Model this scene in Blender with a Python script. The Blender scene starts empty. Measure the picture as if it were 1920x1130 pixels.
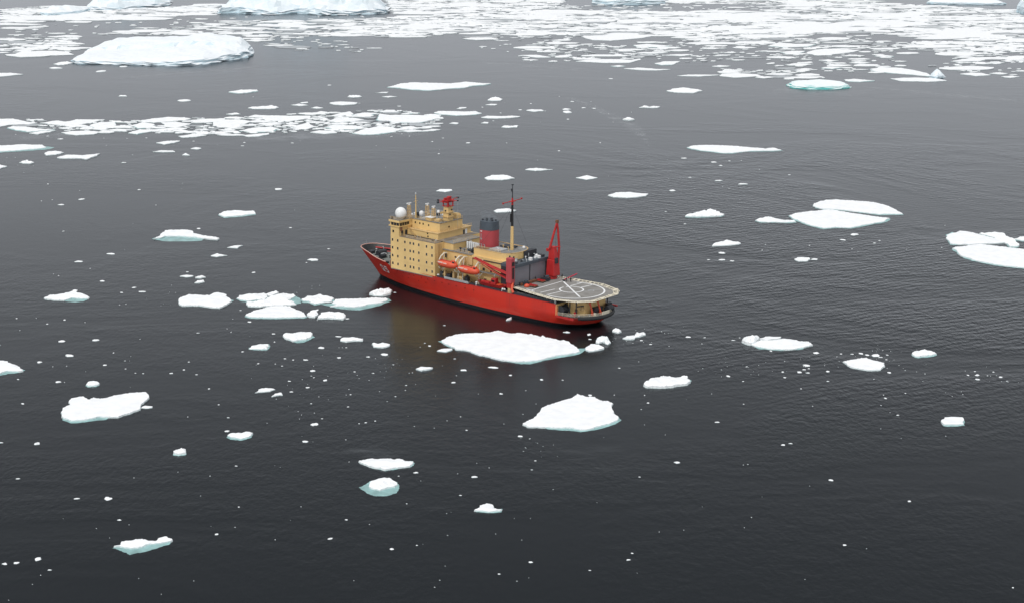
import bpy, bmesh, math, random
import numpy as np
from mathutils import Vector, Matrix
from mathutils.geometry import delaunay_2d_cdt
from mathutils import noise as mnoise
random.seed(7)
scene = bpy.context.scene
COL = scene.collection
R_ = math.radians

# ------------------------------------------------------------------ camera
F_PX = 3000.0                       # focal length for a 1920 px wide frame
PITCH = math.atan(795.0 / F_PX)
ROLL = R_(0.6)
CAM_H = 151.25
cam_d = bpy.data.cameras.new("camera")
cam_d.sensor_width = 36.0
cam_d.lens = F_PX / 1920.0 * 36.0
cam_d.clip_start = 1.0
cam_d.clip_end = 60000.0
cam = bpy.data.objects.new("camera", cam_d)
COL.objects.link(cam)
cam.matrix_world = (Matrix.Translation((0, 0, CAM_H)) @
                    Matrix.Rotation(math.pi / 2 - PITCH, 4, 'X') @ Matrix.Rotation(ROLL, 4, 'Z'))
scene.camera = cam

# ------------------------------------------------------------------ sky, sun, exposure
SUN_EL, SUN_AZ = 48.0, 205.0        # compass azimuth: behind and to the left of the viewer
world = bpy.data.worlds.new("World")
scene.world = world
world.use_nodes = True
wn, wl = world.node_tree.nodes, world.node_tree.links
wn.clear()
w_out = wn.new('ShaderNodeOutputWorld')
w_bg = wn.new('ShaderNodeBackground')
w_sky = wn.new('ShaderNodeTexSky')
w_sky.sky_type = 'NISHITA'
w_sky.sun_disc = False
w_sky.sun_elevation = R_(SUN_EL)
w_sky.sun_rotation = R_(SUN_AZ)
w_sky.dust_density = 4.0
w_hsv = wn.new('ShaderNodeHueSaturation')
w_hsv.inputs['Saturation'].default_value = 0.25
w_geo = wn.new('ShaderNodeTexCoord')
w_sep = wn.new('ShaderNodeSeparateXYZ')
w_ramp = wn.new('ShaderNodeValToRGB')       # cloud deck: bright ice blink low down, darker above it, bright overhead
e = w_ramp.color_ramp.elements
e[0].position = 0.0; e[0].color = (1.02, 1.03, 1.05, 1)
e[1].position = 1.0; e[1].color = (1.5, 1.52, 1.55, 1)
for p, c in ((0.10, (0.84, 0.85, 0.885, 1)), (0.19, (0.86, 0.87, 0.89, 1)), (0.27, (0.62, 0.63, 0.65, 1)), (0.36, (0.30, 0.31, 0.33, 1)), (0.46, (0.165, 0.175, 0.19, 1)), (0.62, (0.6, 0.62, 0.65, 1))):
    k = e.new(p); k.color = c
w_mul = wn.new('ShaderNodeVectorMath'); w_mul.operation = 'SCALE'
w_mul.inputs['Scale'].default_value = 8.5
w_mix = wn.new('ShaderNodeMix'); w_mix.data_type = 'RGBA'
w_mix.inputs['Factor'].default_value = 0.90
wl.new(w_sky.outputs[0], w_hsv.inputs['Color'])
wl.new(w_geo.outputs['Generated'], w_sep.inputs[0])
wl.new(w_sep.outputs['Z'], w_ramp.inputs[0])
wl.new(w_ramp.outputs[0], w_mul.inputs[0])
wl.new(w_hsv.outputs[0], w_mix.inputs['A'])
wl.new(w_mul.outputs[0], w_mix.inputs['B'])
wl.new(w_mix.outputs['Result'], w_bg.inputs['Color'])
w_bg.inputs['Strength'].default_value = 0.12
wl.new(w_bg.outputs[0], w_out.inputs[0])

sun_d = bpy.data.lights.new("sun", 'SUN')
sun_d.energy = 1.5
sun_d.angle = R_(14)
sun_d.color = (1.0, 0.97, 0.93)
sun = bpy.data.objects.new("sun", sun_d)
COL.objects.link(sun)
_az, _el = R_(SUN_AZ), R_(SUN_EL)
_sd = Vector((math.sin(_az) * math.cos(_el), math.cos(_az) * math.cos(_el), math.sin(_el)))
sun.rotation_euler = _sd.to_track_quat('Z', 'Y').to_euler()
scene.view_settings.view_transform = 'Standard'
scene.view_settings.look = 'None'
scene.view_settings.exposure = 0.0
scene.view_settings.gamma = 1.0

# ------------------------------------------------------------------ helpers
def ray(u, v):
    x, y = u - 960.0, -(v - 565.0)
    c, s = math.cos(ROLL), math.sin(ROLL)
    x, y = x * c - y * s, x * s + y * c
    return (x, F_PX * math.cos(PITCH) + y * math.sin(PITCH), -F_PX * math.sin(PITCH) + y * math.cos(PITCH))

def sea(u, v, z=0.0):
    """the place on the water (height z) that the survey point u, v of the photograph stands for"""
    r = ray(u, v)
    t = (z - CAM_H) / r[2]
    return (r[0] * t, r[1] * t)

def tag(o, label=None, cat=None, group=None, kind=None):
    if label: o['label'] = label
    if cat: o['category'] = cat
    if group: o['group'] = group
    if kind: o['kind'] = kind
    return o

def empty(name, loc=(0, 0, 0), rz=0.0, parent=None):
    o = bpy.data.objects.new(name, None)
    o.empty_display_size = 1.0
    o.location = loc
    o.rotation_euler = (0, 0, rz)
    COL.objects.link(o)
    if parent: o.parent = parent
    return o

class MB:
    """collects simple solids and links them as one mesh object"""
    def __init__(s):
        s.v, s.f, s.m = [], [], []
    def add(s, vs, fs, mi=0):
        b = len(s.v)
        s.v += [tuple(p) for p in vs]
        s.f += [tuple(b + i for i in f) for f in fs]
        s.m += [mi] * len(fs)
        return s
    def box(s, x0, x1, y0, y1, z0, z1, mi=0):
        vs = [(x, y, z) for z in (z0, z1) for y in (y0, y1) for x in (x0, x1)]
        return s.add(vs, [(0, 2, 3, 1), (4, 5, 7, 6), (0, 1, 5, 4), (2, 6, 7, 3), (0, 4, 6, 2), (1, 3, 7, 5)], mi)
    def prism(s, poly, z0, z1, mi=0, top=None):
        n = len(poly)
        t = top or poly
        vs = [(p[0], p[1], z0) for p in poly] + [(p[0], p[1], z1) for p in t]
        fs = [tuple(range(n - 1, -1, -1)), tuple(range(n, 2 * n))]
        fs += [(i, (i + 1) % n, n + (i + 1) % n, n + i) for i in range(n)]
        return s.add(vs, fs, mi)
    def tube(s, pts, r, n=8, mi=0, caps=True):
        pts = [Vector(p) for p in pts]
        rs = r if isinstance(r, (list, tuple)) else [r] * len(pts)
        vs, fs = [], []
        prev = None
        for i, p in enumerate(pts):
            d = (pts[min(i + 1, len(pts) - 1)] - pts[max(i - 1, 0)]).normalized()
            up = Vector((0, 0, 1)) if abs(d.z) < 0.95 else Vector((1, 0, 0))
            a = d.cross(up).normalized() if prev is None else (prev - d * prev.dot(d)).normalized()
            prev = a
            b = d.cross(a)
            for k in range(n):
                t = 2 * math.pi * k / n
                vs.append(p + (a * math.cos(t) + b * math.sin(t)) * rs[i])
        for i in range(len(pts) - 1):
            for k in range(n):
                fs.append((i * n + k, i * n + (k + 1) % n, (i + 1) * n + (k + 1) % n, (i + 1) * n + k))
        if caps:
            fs.append(tuple(range(n - 1, -1, -1)))
            fs.append(tuple((len(pts) - 1) * n + k for k in range(n)))
        return s.add(vs, fs, mi)
    def lathe(s, c, prof, n=20, mi=0):
        vs, fs = [], []
        for r, z in prof:
            for k in range(n):
                t = 2 * math.pi * k / n
                vs.append((c[0] + r * math.cos(t), c[1] + r * math.sin(t), c[2] + z))
        m = len(prof)
        for i in range(m - 1):
            for k in range(n):
                fs.append((i * n + k, i * n + (k + 1) % n, (i + 1) * n + (k + 1) % n, (i + 1) * n + k))
        fs.append(tuple(range(n - 1, -1, -1)))
        fs.append(tuple((m - 1) * n + k for k in range(n)))
        return s.add(vs, fs, mi)
    def build(s, name, mats, parent=None, smooth=False, bevel=0.0):
        me = bpy.data.meshes.new(name)
        me.from_pydata(s.v, [], s.f)
        for m in (mats if isinstance(mats, (list, tuple)) else [mats]):
            me.materials.append(m)
        me.polygons.foreach_set('material_index', s.m)
        if smooth: me.polygons.foreach_set('use_smooth', [True] * len(s.f))
        me.update()
        bm = bmesh.new(); bm.from_mesh(me)
        bmesh.ops.recalc_face_normals(bm, faces=bm.faces)
        bm.to_mesh(me); bm.free()
        o = bpy.data.objects.new(name, me)
        COL.objects.link(o)
        if parent: o.parent = parent
        if bevel:
            b = o.modifiers.new('bevel', 'BEVEL'); b.width = bevel; b.segments = 1; b.limit_method = 'ANGLE'
        return o

def mat(name, col, rough=0.6, metal=0.0, var=0.0, vscale=0.3, bump=0.0, bscale=2.0, streak=None):
    m = bpy.data.materials.new(name)
    m.use_nodes = True
    nt = m.node_tree; n, l = nt.nodes, nt.links
    b = n['Principled BSDF']
    b.inputs['Base Color'].default_value = (*col, 1)
    b.inputs['Roughness'].default_value = rough
    b.inputs['Metallic'].default_value = metal
    tc = n.new('ShaderNodeTexCoord')
    if var:
        no = n.new('ShaderNodeTexNoise'); no.inputs['Scale'].default_value = vscale; no.inputs['Detail'].default_value = 6
        mp = n.new('ShaderNodeMapping')
        if streak: mp.inputs['Scale'].default_value = streak
        l.new(tc.outputs['Object'], mp.inputs[0]); l.new(mp.outputs[0], no.inputs['Vector'])
        r = n.new('ShaderNodeMapRange'); r.inputs[1].default_value = 0.3; r.inputs[2].default_value = 0.7
        r.inputs[3].default_value = 1 - var; r.inputs[4].default_value = 1 + var * 0.6
        l.new(no.outputs[0], r.inputs[0])
        v = n.new('ShaderNodeVectorMath'); v.operation = 'SCALE'; v.inputs[0].default_value = col
        l.new(r.outputs[0], v.inputs['Scale']); l.new(v.outputs[0], b.inputs['Base Color'])
    if bump:
        no2 = n.new('ShaderNodeTexNoise'); no2.inputs['Scale'].default_value = bscale; no2.inputs['Detail'].default_value = 5
        bp = n.new('ShaderNodeBump'); bp.inputs['Distance'].default_value = bump
        l.new(tc.outputs['Object'], no2.inputs['Vector']); l.new(no2.outputs[0], bp.inputs['Height']); l.new(bp.outputs[0], b.inputs['Normal'])
    return m

# ------------------------------------------------------------------ sea water
def make_water_material():
    m = bpy.data.materials.new('sea_water'); m.use_nodes = True
    n, l = m.node_tree.nodes, m.node_tree.links
    n.clear()
    out = n.new('ShaderNodeOutputMaterial')
    tc = n.new('ShaderNodeNewGeometry')
    def noise(scale, detail=3.0, rough=0.5, st=(1, 1, 1), rot=0.0, dist=0.0):
        mp = n.new('ShaderNodeMapping'); mp.inputs['Scale'].default_value = st; mp.inputs['Rotation'].default_value = (0, 0, rot)
        no = n.new('ShaderNodeTexNoise'); no.inputs['Scale'].default_value = scale; no.inputs['Detail'].default_value = detail
        no.inputs['Roughness'].default_value = rough; no.inputs['Distortion'].default_value = dist
        l.new(tc.outputs['Position'], mp.inputs[0]); l.new(mp.outputs[0], no.inputs['Vector'])
        return no.outputs[0]
    def mrange(x, a, b, c, d):
        r = n.new('ShaderNodeMapRange'); r.inputs[1].default_value = a; r.inputs[2].default_value = b
        r.inputs[3].default_value = c; r.inputs[4].default_value = d; r.interpolation_type = 'SMOOTHSTEP'
        l.new(x, r.inputs[0]); return r.outputs[0]
    def mth(op, a, b):
        k = n.new('ShaderNodeMath'); k.operation = op
        for i, q in enumerate((a, b)):
            if isinstance(q, (int, float)): k.inputs[i].default_value = q
            else: l.new(q, k.inputs[i])
        return k.outputs[0]
    fine = noise(0.50, 4.0, 0.55, (1.5, 0.75, 1), R_(14))          # wind ripples, about 2 m long
    mid = noise(0.12, 3.0, 0.5, (1.2, 1.3, 1), R_(-18), 0.4)      # low waves, about 8 m
    wv = n.new('ShaderNodeTexWave'); wv.inputs['Scale'].default_value = 0.085; wv.inputs['Distortion'].default_value = 9.0
    wv.inputs['Detail'].default_value = 3.0; wv.inputs['Detail Scale'].default_value = 0.6
    wmp = n.new('ShaderNodeMapping'); wmp.inputs['Rotation'].default_value = (0, 0, R_(62))
    l.new(tc.outputs['Position'], wmp.inputs[0]); l.new(wmp.outputs[0], wv.inputs['Vector'])
    # the rougher patch of disturbed water astern and to the right of the ship
    sep = n.new('ShaderNodeSeparateXYZ'); l.new(tc.outputs['Position'], sep.inputs[0])
    px = mrange(sep.outputs['X'], 10, 90, 0, 1)
    py = mth('MULTIPLY', mrange(sep.outputs['Y'], 400, 540, 0, 1), mrange(sep.outputs['Y'], 800, 1050, 1, 0))
    patch = mth('MULTIPLY', px, py)
    big = noise(0.0065, 4.0, 0.6, (1, 1.4, 1), 0.4, 1.0)
    calm = mrange(big, 0.38, 0.60, 0.25, 1.05)
    amp = mth('MULTIPLY', calm, mth('ADD', mth('MULTIPLY', patch, 1.05), 0.46))
    h = mth('ADD', mth('MULTIPLY', fine, 0.17), mth('MULTIPLY', mid, 0.20))
    h = mth('MULTIPLY', h, amp)
    h = mth('ADD', h, mth('MULTIPLY', mth('MULTIPLY', wv.outputs['Fac'], mth('MULTIPLY', patch, 0.055)), calm))
    bp = n.new('ShaderNodeBump'); bp.inputs['Distance'].default_value = 1.0; bp.inputs['Strength'].default_value = 1.0
    l.new(h, bp.inputs['Height'])
    fr = n.new('ShaderNodeFresnel'); fr.inputs['IOR'].default_value = 1.333; l.new(bp.outputs[0], fr.inputs['Normal'])
    gl = n.new('ShaderNodeBsdfAnisotropic'); gl.inputs['Color'].default_value = (0.785, 0.81, 0.84, 1)
    gl.inputs['Roughness'].default_value = 0.22
    l.new(bp.outputs[0], gl.inputs['Normal'])
    df = n.new('ShaderNodeBsdfDiffuse')
    # streaks of thin slush and foam: real matter on the water, faint and pale
    s1 = mrange(noise(0.012, 6.0, 0.62, (0.35, 1.3, 1), R_(-24), 1.6), 0.61, 0.74, 0, 1)
    s2 = mrange(noise(0.0035, 3.0, 0.5, (1, 1, 1), 0.9), 0.48, 0.62, 0, 1)
    sl = mth('MULTIPLY', mth('MULTIPLY', s1, s2), 0.10)
    cm = n.new('ShaderNodeMix'); cm.data_type = 'RGBA'
    cm.inputs['A'].default_value = (0.0055, 0.0075, 0.0092, 1); cm.inputs['B'].default_value = (0.6, 0.65, 0.68, 1)
    l.new(sl, cm.inputs['Factor']); l.new(cm.outputs['Result'], df.inputs['Color'])
    mx = n.new('ShaderNodeMixShader'); l.new(fr.outputs[0], mx.inputs[0]); l.new(df.outputs[0], mx.inputs[1]); l.new(gl.outputs[0], mx.inputs[2])
    l.new(mx.outputs[0], out.inputs[0])
    return m

M_WATER = make_water_material()
o = MB().add([(-30000, -6000, 0), (30000, -6000, 0), (30000, 50000, 0), (-30000, 50000, 0)], [(0, 1, 2, 3)]).build('water', M_WATER)
tag(o, 'dark grey rippled sea water between the ice floes', None, kind='structure')
# ------------------------------------------------------------------ ice
def make_ice_material(name, snow, side, zline, bump=0.10, bscale=0.8, edge=0.35, n0=.55, n1=.85, nvar=.90):
    m = bpy.data.materials.new(name); m.use_nodes = True
    n, l = m.node_tree.nodes, m.node_tree.links
    b = n['Principled BSDF']; b.inputs['Roughness'].default_value = 0.65
    geo = n.new('ShaderNodeNewGeometry')
    sep = n.new('ShaderNodeSeparateXYZ'); l.new(geo.outputs['Position'], sep.inputs[0])
    sn = n.new('ShaderNodeSeparateXYZ'); l.new(geo.outputs['True Normal'], sn.inputs[0])
    no = n.new('ShaderNodeTexNoise'); no.inputs['Scale'].default_value = 0.35; no.inputs['Detail'].default_value = 5
    l.new(geo.outputs['Position'], no.inputs['Vector'])
    nb = n.new('ShaderNodeTexNoise'); nb.inputs['Scale'].default_value = bscale; nb.inputs['Detail'].default_value = 6
    l.new(geo.outputs['Position'], nb.inputs['Vector'])
    # bare wet ice low on the steep sides, snow above
    r1 = n.new('ShaderNodeMapRange'); r1.inputs[1].default_value = n0; r1.inputs[2].default_value = n1
    r1.inputs[3].default_value = 1; r1.inputs[4].default_value = 0
    l.new(sn.outputs['Z'], r1.inputs[0])
    a = n.new('ShaderNodeMath'); a.operation = 'MULTIPLY_ADD'; a.inputs[1].default_value = -zline * 1.2
    l.new(no.outputs[0], a.inputs[0]); l.new(sep.outputs['Z'], a.inputs[2])
    r2 = n.new('ShaderNodeMapRange'); r2.inputs[1].default_value = 0.0; r2.inputs[2].default_value = zline
    r2.inputs[3].default_value = 1; r2.inputs[4].default_value = edge
    l.new(a.outputs[0], r2.inputs[0])
    f = n.new('ShaderNodeMath'); f.operation = 'MULTIPLY'; l.new(r1.outputs[0], f.inputs[0]); l.new(r2.outputs[0], f.inputs[1])
    sv = n.new('ShaderNodeMapRange'); sv.inputs[1].default_value = 0.35; sv.inputs[2].default_value = 0.7
    sv.inputs[3].default_value = nvar; sv.inputs[4].default_value = 1.0; l.new(no.outputs[0], sv.inputs[0])
    sc = n.new('ShaderNodeVectorMath'); sc.operation = 'SCALE'; sc.inputs[0].default_value = snow; l.new(sv.outputs[0], sc.inputs['Scale'])
    mx = n.new('ShaderNodeMix'); mx.data_type = 'RGBA'; mx.inputs['B'].default_value = (*side, 1)
    l.new(sc.outputs[0], mx.inputs['A']); l.new(f.outputs[0], mx.inputs['Factor']); l.new(mx.outputs['Result'], b.inputs['Base Color'])
    bp = n.new('ShaderNodeBump'); bp.inputs['Distance'].default_value = bump; l.new(nb.outputs[0], bp.inputs['Height']); l.new(bp.outputs[0], b.inputs['Normal'])
    return m

M_FLOE = make_ice_material('snow_covered_ice', (0.90, 0.915, 0.93), (0.60, 0.69, 0.70), 0.25)
M_BERG = make_ice_material('iceberg_ice', (0.86, 0.90, 0.93), (0.50, 0.65, 0.72), 2.5, 1.5, 0.10, 0.70, .50, .93)
M_TEAL = make_ice_material('teal_iceberg_ice', (0.88, 0.93, 0.94), (0.08, 0.42, 0.40), 6.0, 0.3, 0.3, 0.8, .85, .99)
M_FOOT = mat('awash_green_ice', (0.27, 0.46, 0.455), 0.35, 0, 0.35, 0.25, 0.05, 1.0)
M_WET = mat('wet_grey_ice', (0.62, 0.68, 0.69), 0.4, 0, 0.15, 0.8, 0.05, 2.0)

def fractal(poly, rough, levels, rng):
    """rough up a world-space outline by midpoint displacement"""
    pts = [tuple(p) for p in poly]
    for k in range(levels):
        q = []
        for i, a in enumerate(pts):
            b = pts[(i + 1) % len(pts)]
            dx, dy = b[0] - a[0], b[1] - a[1]
            L = math.hypot(dx, dy)
            q.append(a)
            if L < 0.5: continue
            d = rng.uniform(-1, 1) * rough * min(L, 7.0)
            q.append(((a[0] + b[0]) / 2 - dy / L * d, (a[1] + b[1]) / 2 + dx / L * d))
        pts = q
    return pts

def area(p):
    return 0.5 * sum(p[i][0] * p[(i + 1) % len(p)][1] - p[(i + 1) % len(p)][0] * p[i][1] for i in range(len(p)))

def slab(poly, h, rng, rough=0.12, lump=0.12, dome=0.0, edge_w=1.2, spacing=None, base=-0.4, splay=0.25, nscale=0.25, ridge=0.0, rings=1, wj=0.0, hfun=None):
    """a floe: outline in metres, freeboard h, snow relief on top, broken sides down to below the water"""
    if area(poly) < 0: poly = poly[::-1]
    P = np.array(poly)
    n = len(poly)
    x0, y0 = P.min(0); x1, y1 = P.max(0)
    sp = spacing or max((x1 - x0), (y1 - y0)) / 14.0
    sp = max(sp, 0.35)
    pts = [Vector(p) for p in poly]
    inner = []
    A, B = P, np.roll(P, -1, 0)
    AB = B - A; L2 = np.maximum((AB ** 2).sum(1), 1e-9)
    def edist(p):
        t = np.clip(((p - A) * AB).sum(1) / L2, 0, 1)
        return math.sqrt((((A + AB * t[:, None]) - p) ** 2).sum(1).min())
    def inside(p):
        c = (A[:, 1] > p[1]) != (B[:, 1] > p[1])
        with np.errstate(divide='ignore', invalid='ignore'):
            xx = A[:, 0] + (p[1] - A[:, 1]) * AB[:, 0] / np.where(AB[:, 1] == 0, 1e-9, AB[:, 1])
        return (c & (p[0] < xx)).sum() % 2 == 1
    y = y0
    while y < y1:
        x = x0
        while x < x1:
            q = np.array([x + rng.uniform(-.35, .35) * sp, y + rng.uniform(-.35, .35) * sp])
            if inside(q):
                d = edist(q)
                if d > sp * 0.3: inner.append((q[0], q[1], d))
            x += sp
        y += sp
    allp = pts + [Vector((a, b)) for a, b, d in inner]
    vs, es, fs, ov, oe, of = delaunay_2d_cdt(allp, [(i, (i + 1) % n) for i in range(n)], [], 1, 1e-4)
    dist = {}
    V = []
    onb = {}
    for i, o_ in enumerate(ov):
        isb = any(k < n for k in o_) or not o_
        onb[i] = isb
    mw = max([d for _, _, d in inner], default=1.0)
    off = rng.uniform(0, 900)
    for i, v in enumerate(vs):
        if onb[i]: d = 0.0
        else: d = edist(np.array([v.x, v.y]))
        k = min(1.0, d / edge_w)
        nz = mnoise.fractal(Vector((v.x * nscale + off, v.y * nscale, off)), 1.0, 2.0, 3)
        z = h * (0.72 + 0.28 * k) + dome * (min(1.0, d / mw) ** 0.8) + lump * nz * (0.35 + k)
        if ridge:
            z += ridge * abs(mnoise.noise(Vector((v.x * nscale * 1.7 + off, v.y * nscale * 1.7, off + 5)))) * k * 2
        if onb[i] and h > .3: z += rng.random() ** 3 * .28 * min(1.0, h)
        if hfun: z *= hfun((v.x - x0) / (x1 - x0 + 1e-6), (v.y - y0) / (y1 - y0 + 1e-6))
        V.append((v.x, v.y, max(z, 0.06)))
    F = [tuple(f) for f in fs]
    # boundary edges of the triangulation -> side walls
    cnt = {}
    for f in F:
        for i in range(len(f)):
            e_ = (f[i], f[(i + 1) % len(f)])
            cnt[e_] = cnt.get(e_, 0) + 1
    low = {}
    cx, cy = P.mean(0)
    for (a, b) in list(cnt):
        if (b, a) in cnt: continue
        for q in (a, b):
            if q not in low:
                x, y_, z = V[q]
                dx, dy = x - cx, y_ - cy
                L = math.hypot(dx, dy) or 1
                ids = [q]
                for k in range(1, rings + 1):
                    t = k / (rings + 1)
                    s1 = (rng.uniform(-0.1, 0.5) if not wj else t + rng.uniform(-wj, wj)) * splay
                    ids.append(len(V)); V.append((x + dx / L * s1, y_ + dy / L * s1, max(z * (1 - t * 1.05) + (rng.uniform(-.1, .1) * z if wj else 0), .02)))
                ids.append(len(V)); V.append((x + dx / L * splay, y_ + dy / L * splay, base))
                low[q] = ids
        for k in range(rings + 1):
            F.append((low[b][k], low[a][k], low[a][k + 1], low[b][k + 1]))
    return V, F

def mesh_obj(name, V, F, m, parent=None, smooth=False, origin=None):
    if origin is not None:
        V = [(a - origin[0], b - origin[1], c) for a, b, c in V]
    me = bpy.data.meshes.new(name)
    me.from_pydata(V, [], F)
    me.materials.append(m)
    if smooth: me.polygons.foreach_set('use_smooth', [True] * len(F))
    me.update()
    o = bpy.data.objects.new(name, me)
    COL.objects.link(o)
    if origin is not None: o.location = (origin[0], origin[1], 0)
    if parent: o.parent = parent; o.location = (0, 0, 0)
    return o

VIEW = {'O': (0, 0, 1), 'V1': (0, 0, 3), 'V2': (640, 0, 3), 'V3': (1280, 0, 3), 'V4': (0, 330, 2.897), 'V6': (1280, 330, 2.897),
        'V7': (0, 700, 2.628), 'V8': (640, 740, 2.897), 'M1': (0, 190, 4.571), 'M2': (420, 140, 4.571), 'M3': (800, 140, 4.3636),
        'M4': (1240, 240, 4.0), 'N1': (420, 520, 5.333), 'N2': (1180, 560, 3.692), 'N3': (1600, 560, 5.65), 'N4': (1400, 360, 3.692),
        'N5': (800, 590, 4.3636), 'N6': (0, 500, 4.174), 'N7': (1240, 740, 2.8235), 'N8': (440, 640, 4.3636), 'T3': (960, 0, 4), 'T4': (1440, 0, 4), 'T1': (0, 0, 4)}

def full(view, p):
    ox, oy, s = VIEW[view]
    return (ox + p[0] / s, oy + p[1] / s)

def P(s):
    """'x y x y ...' -> list of pairs"""
    q = [float(t) for t in s.split()]
    return list(zip(q[::2], q[1::2]))

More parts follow.
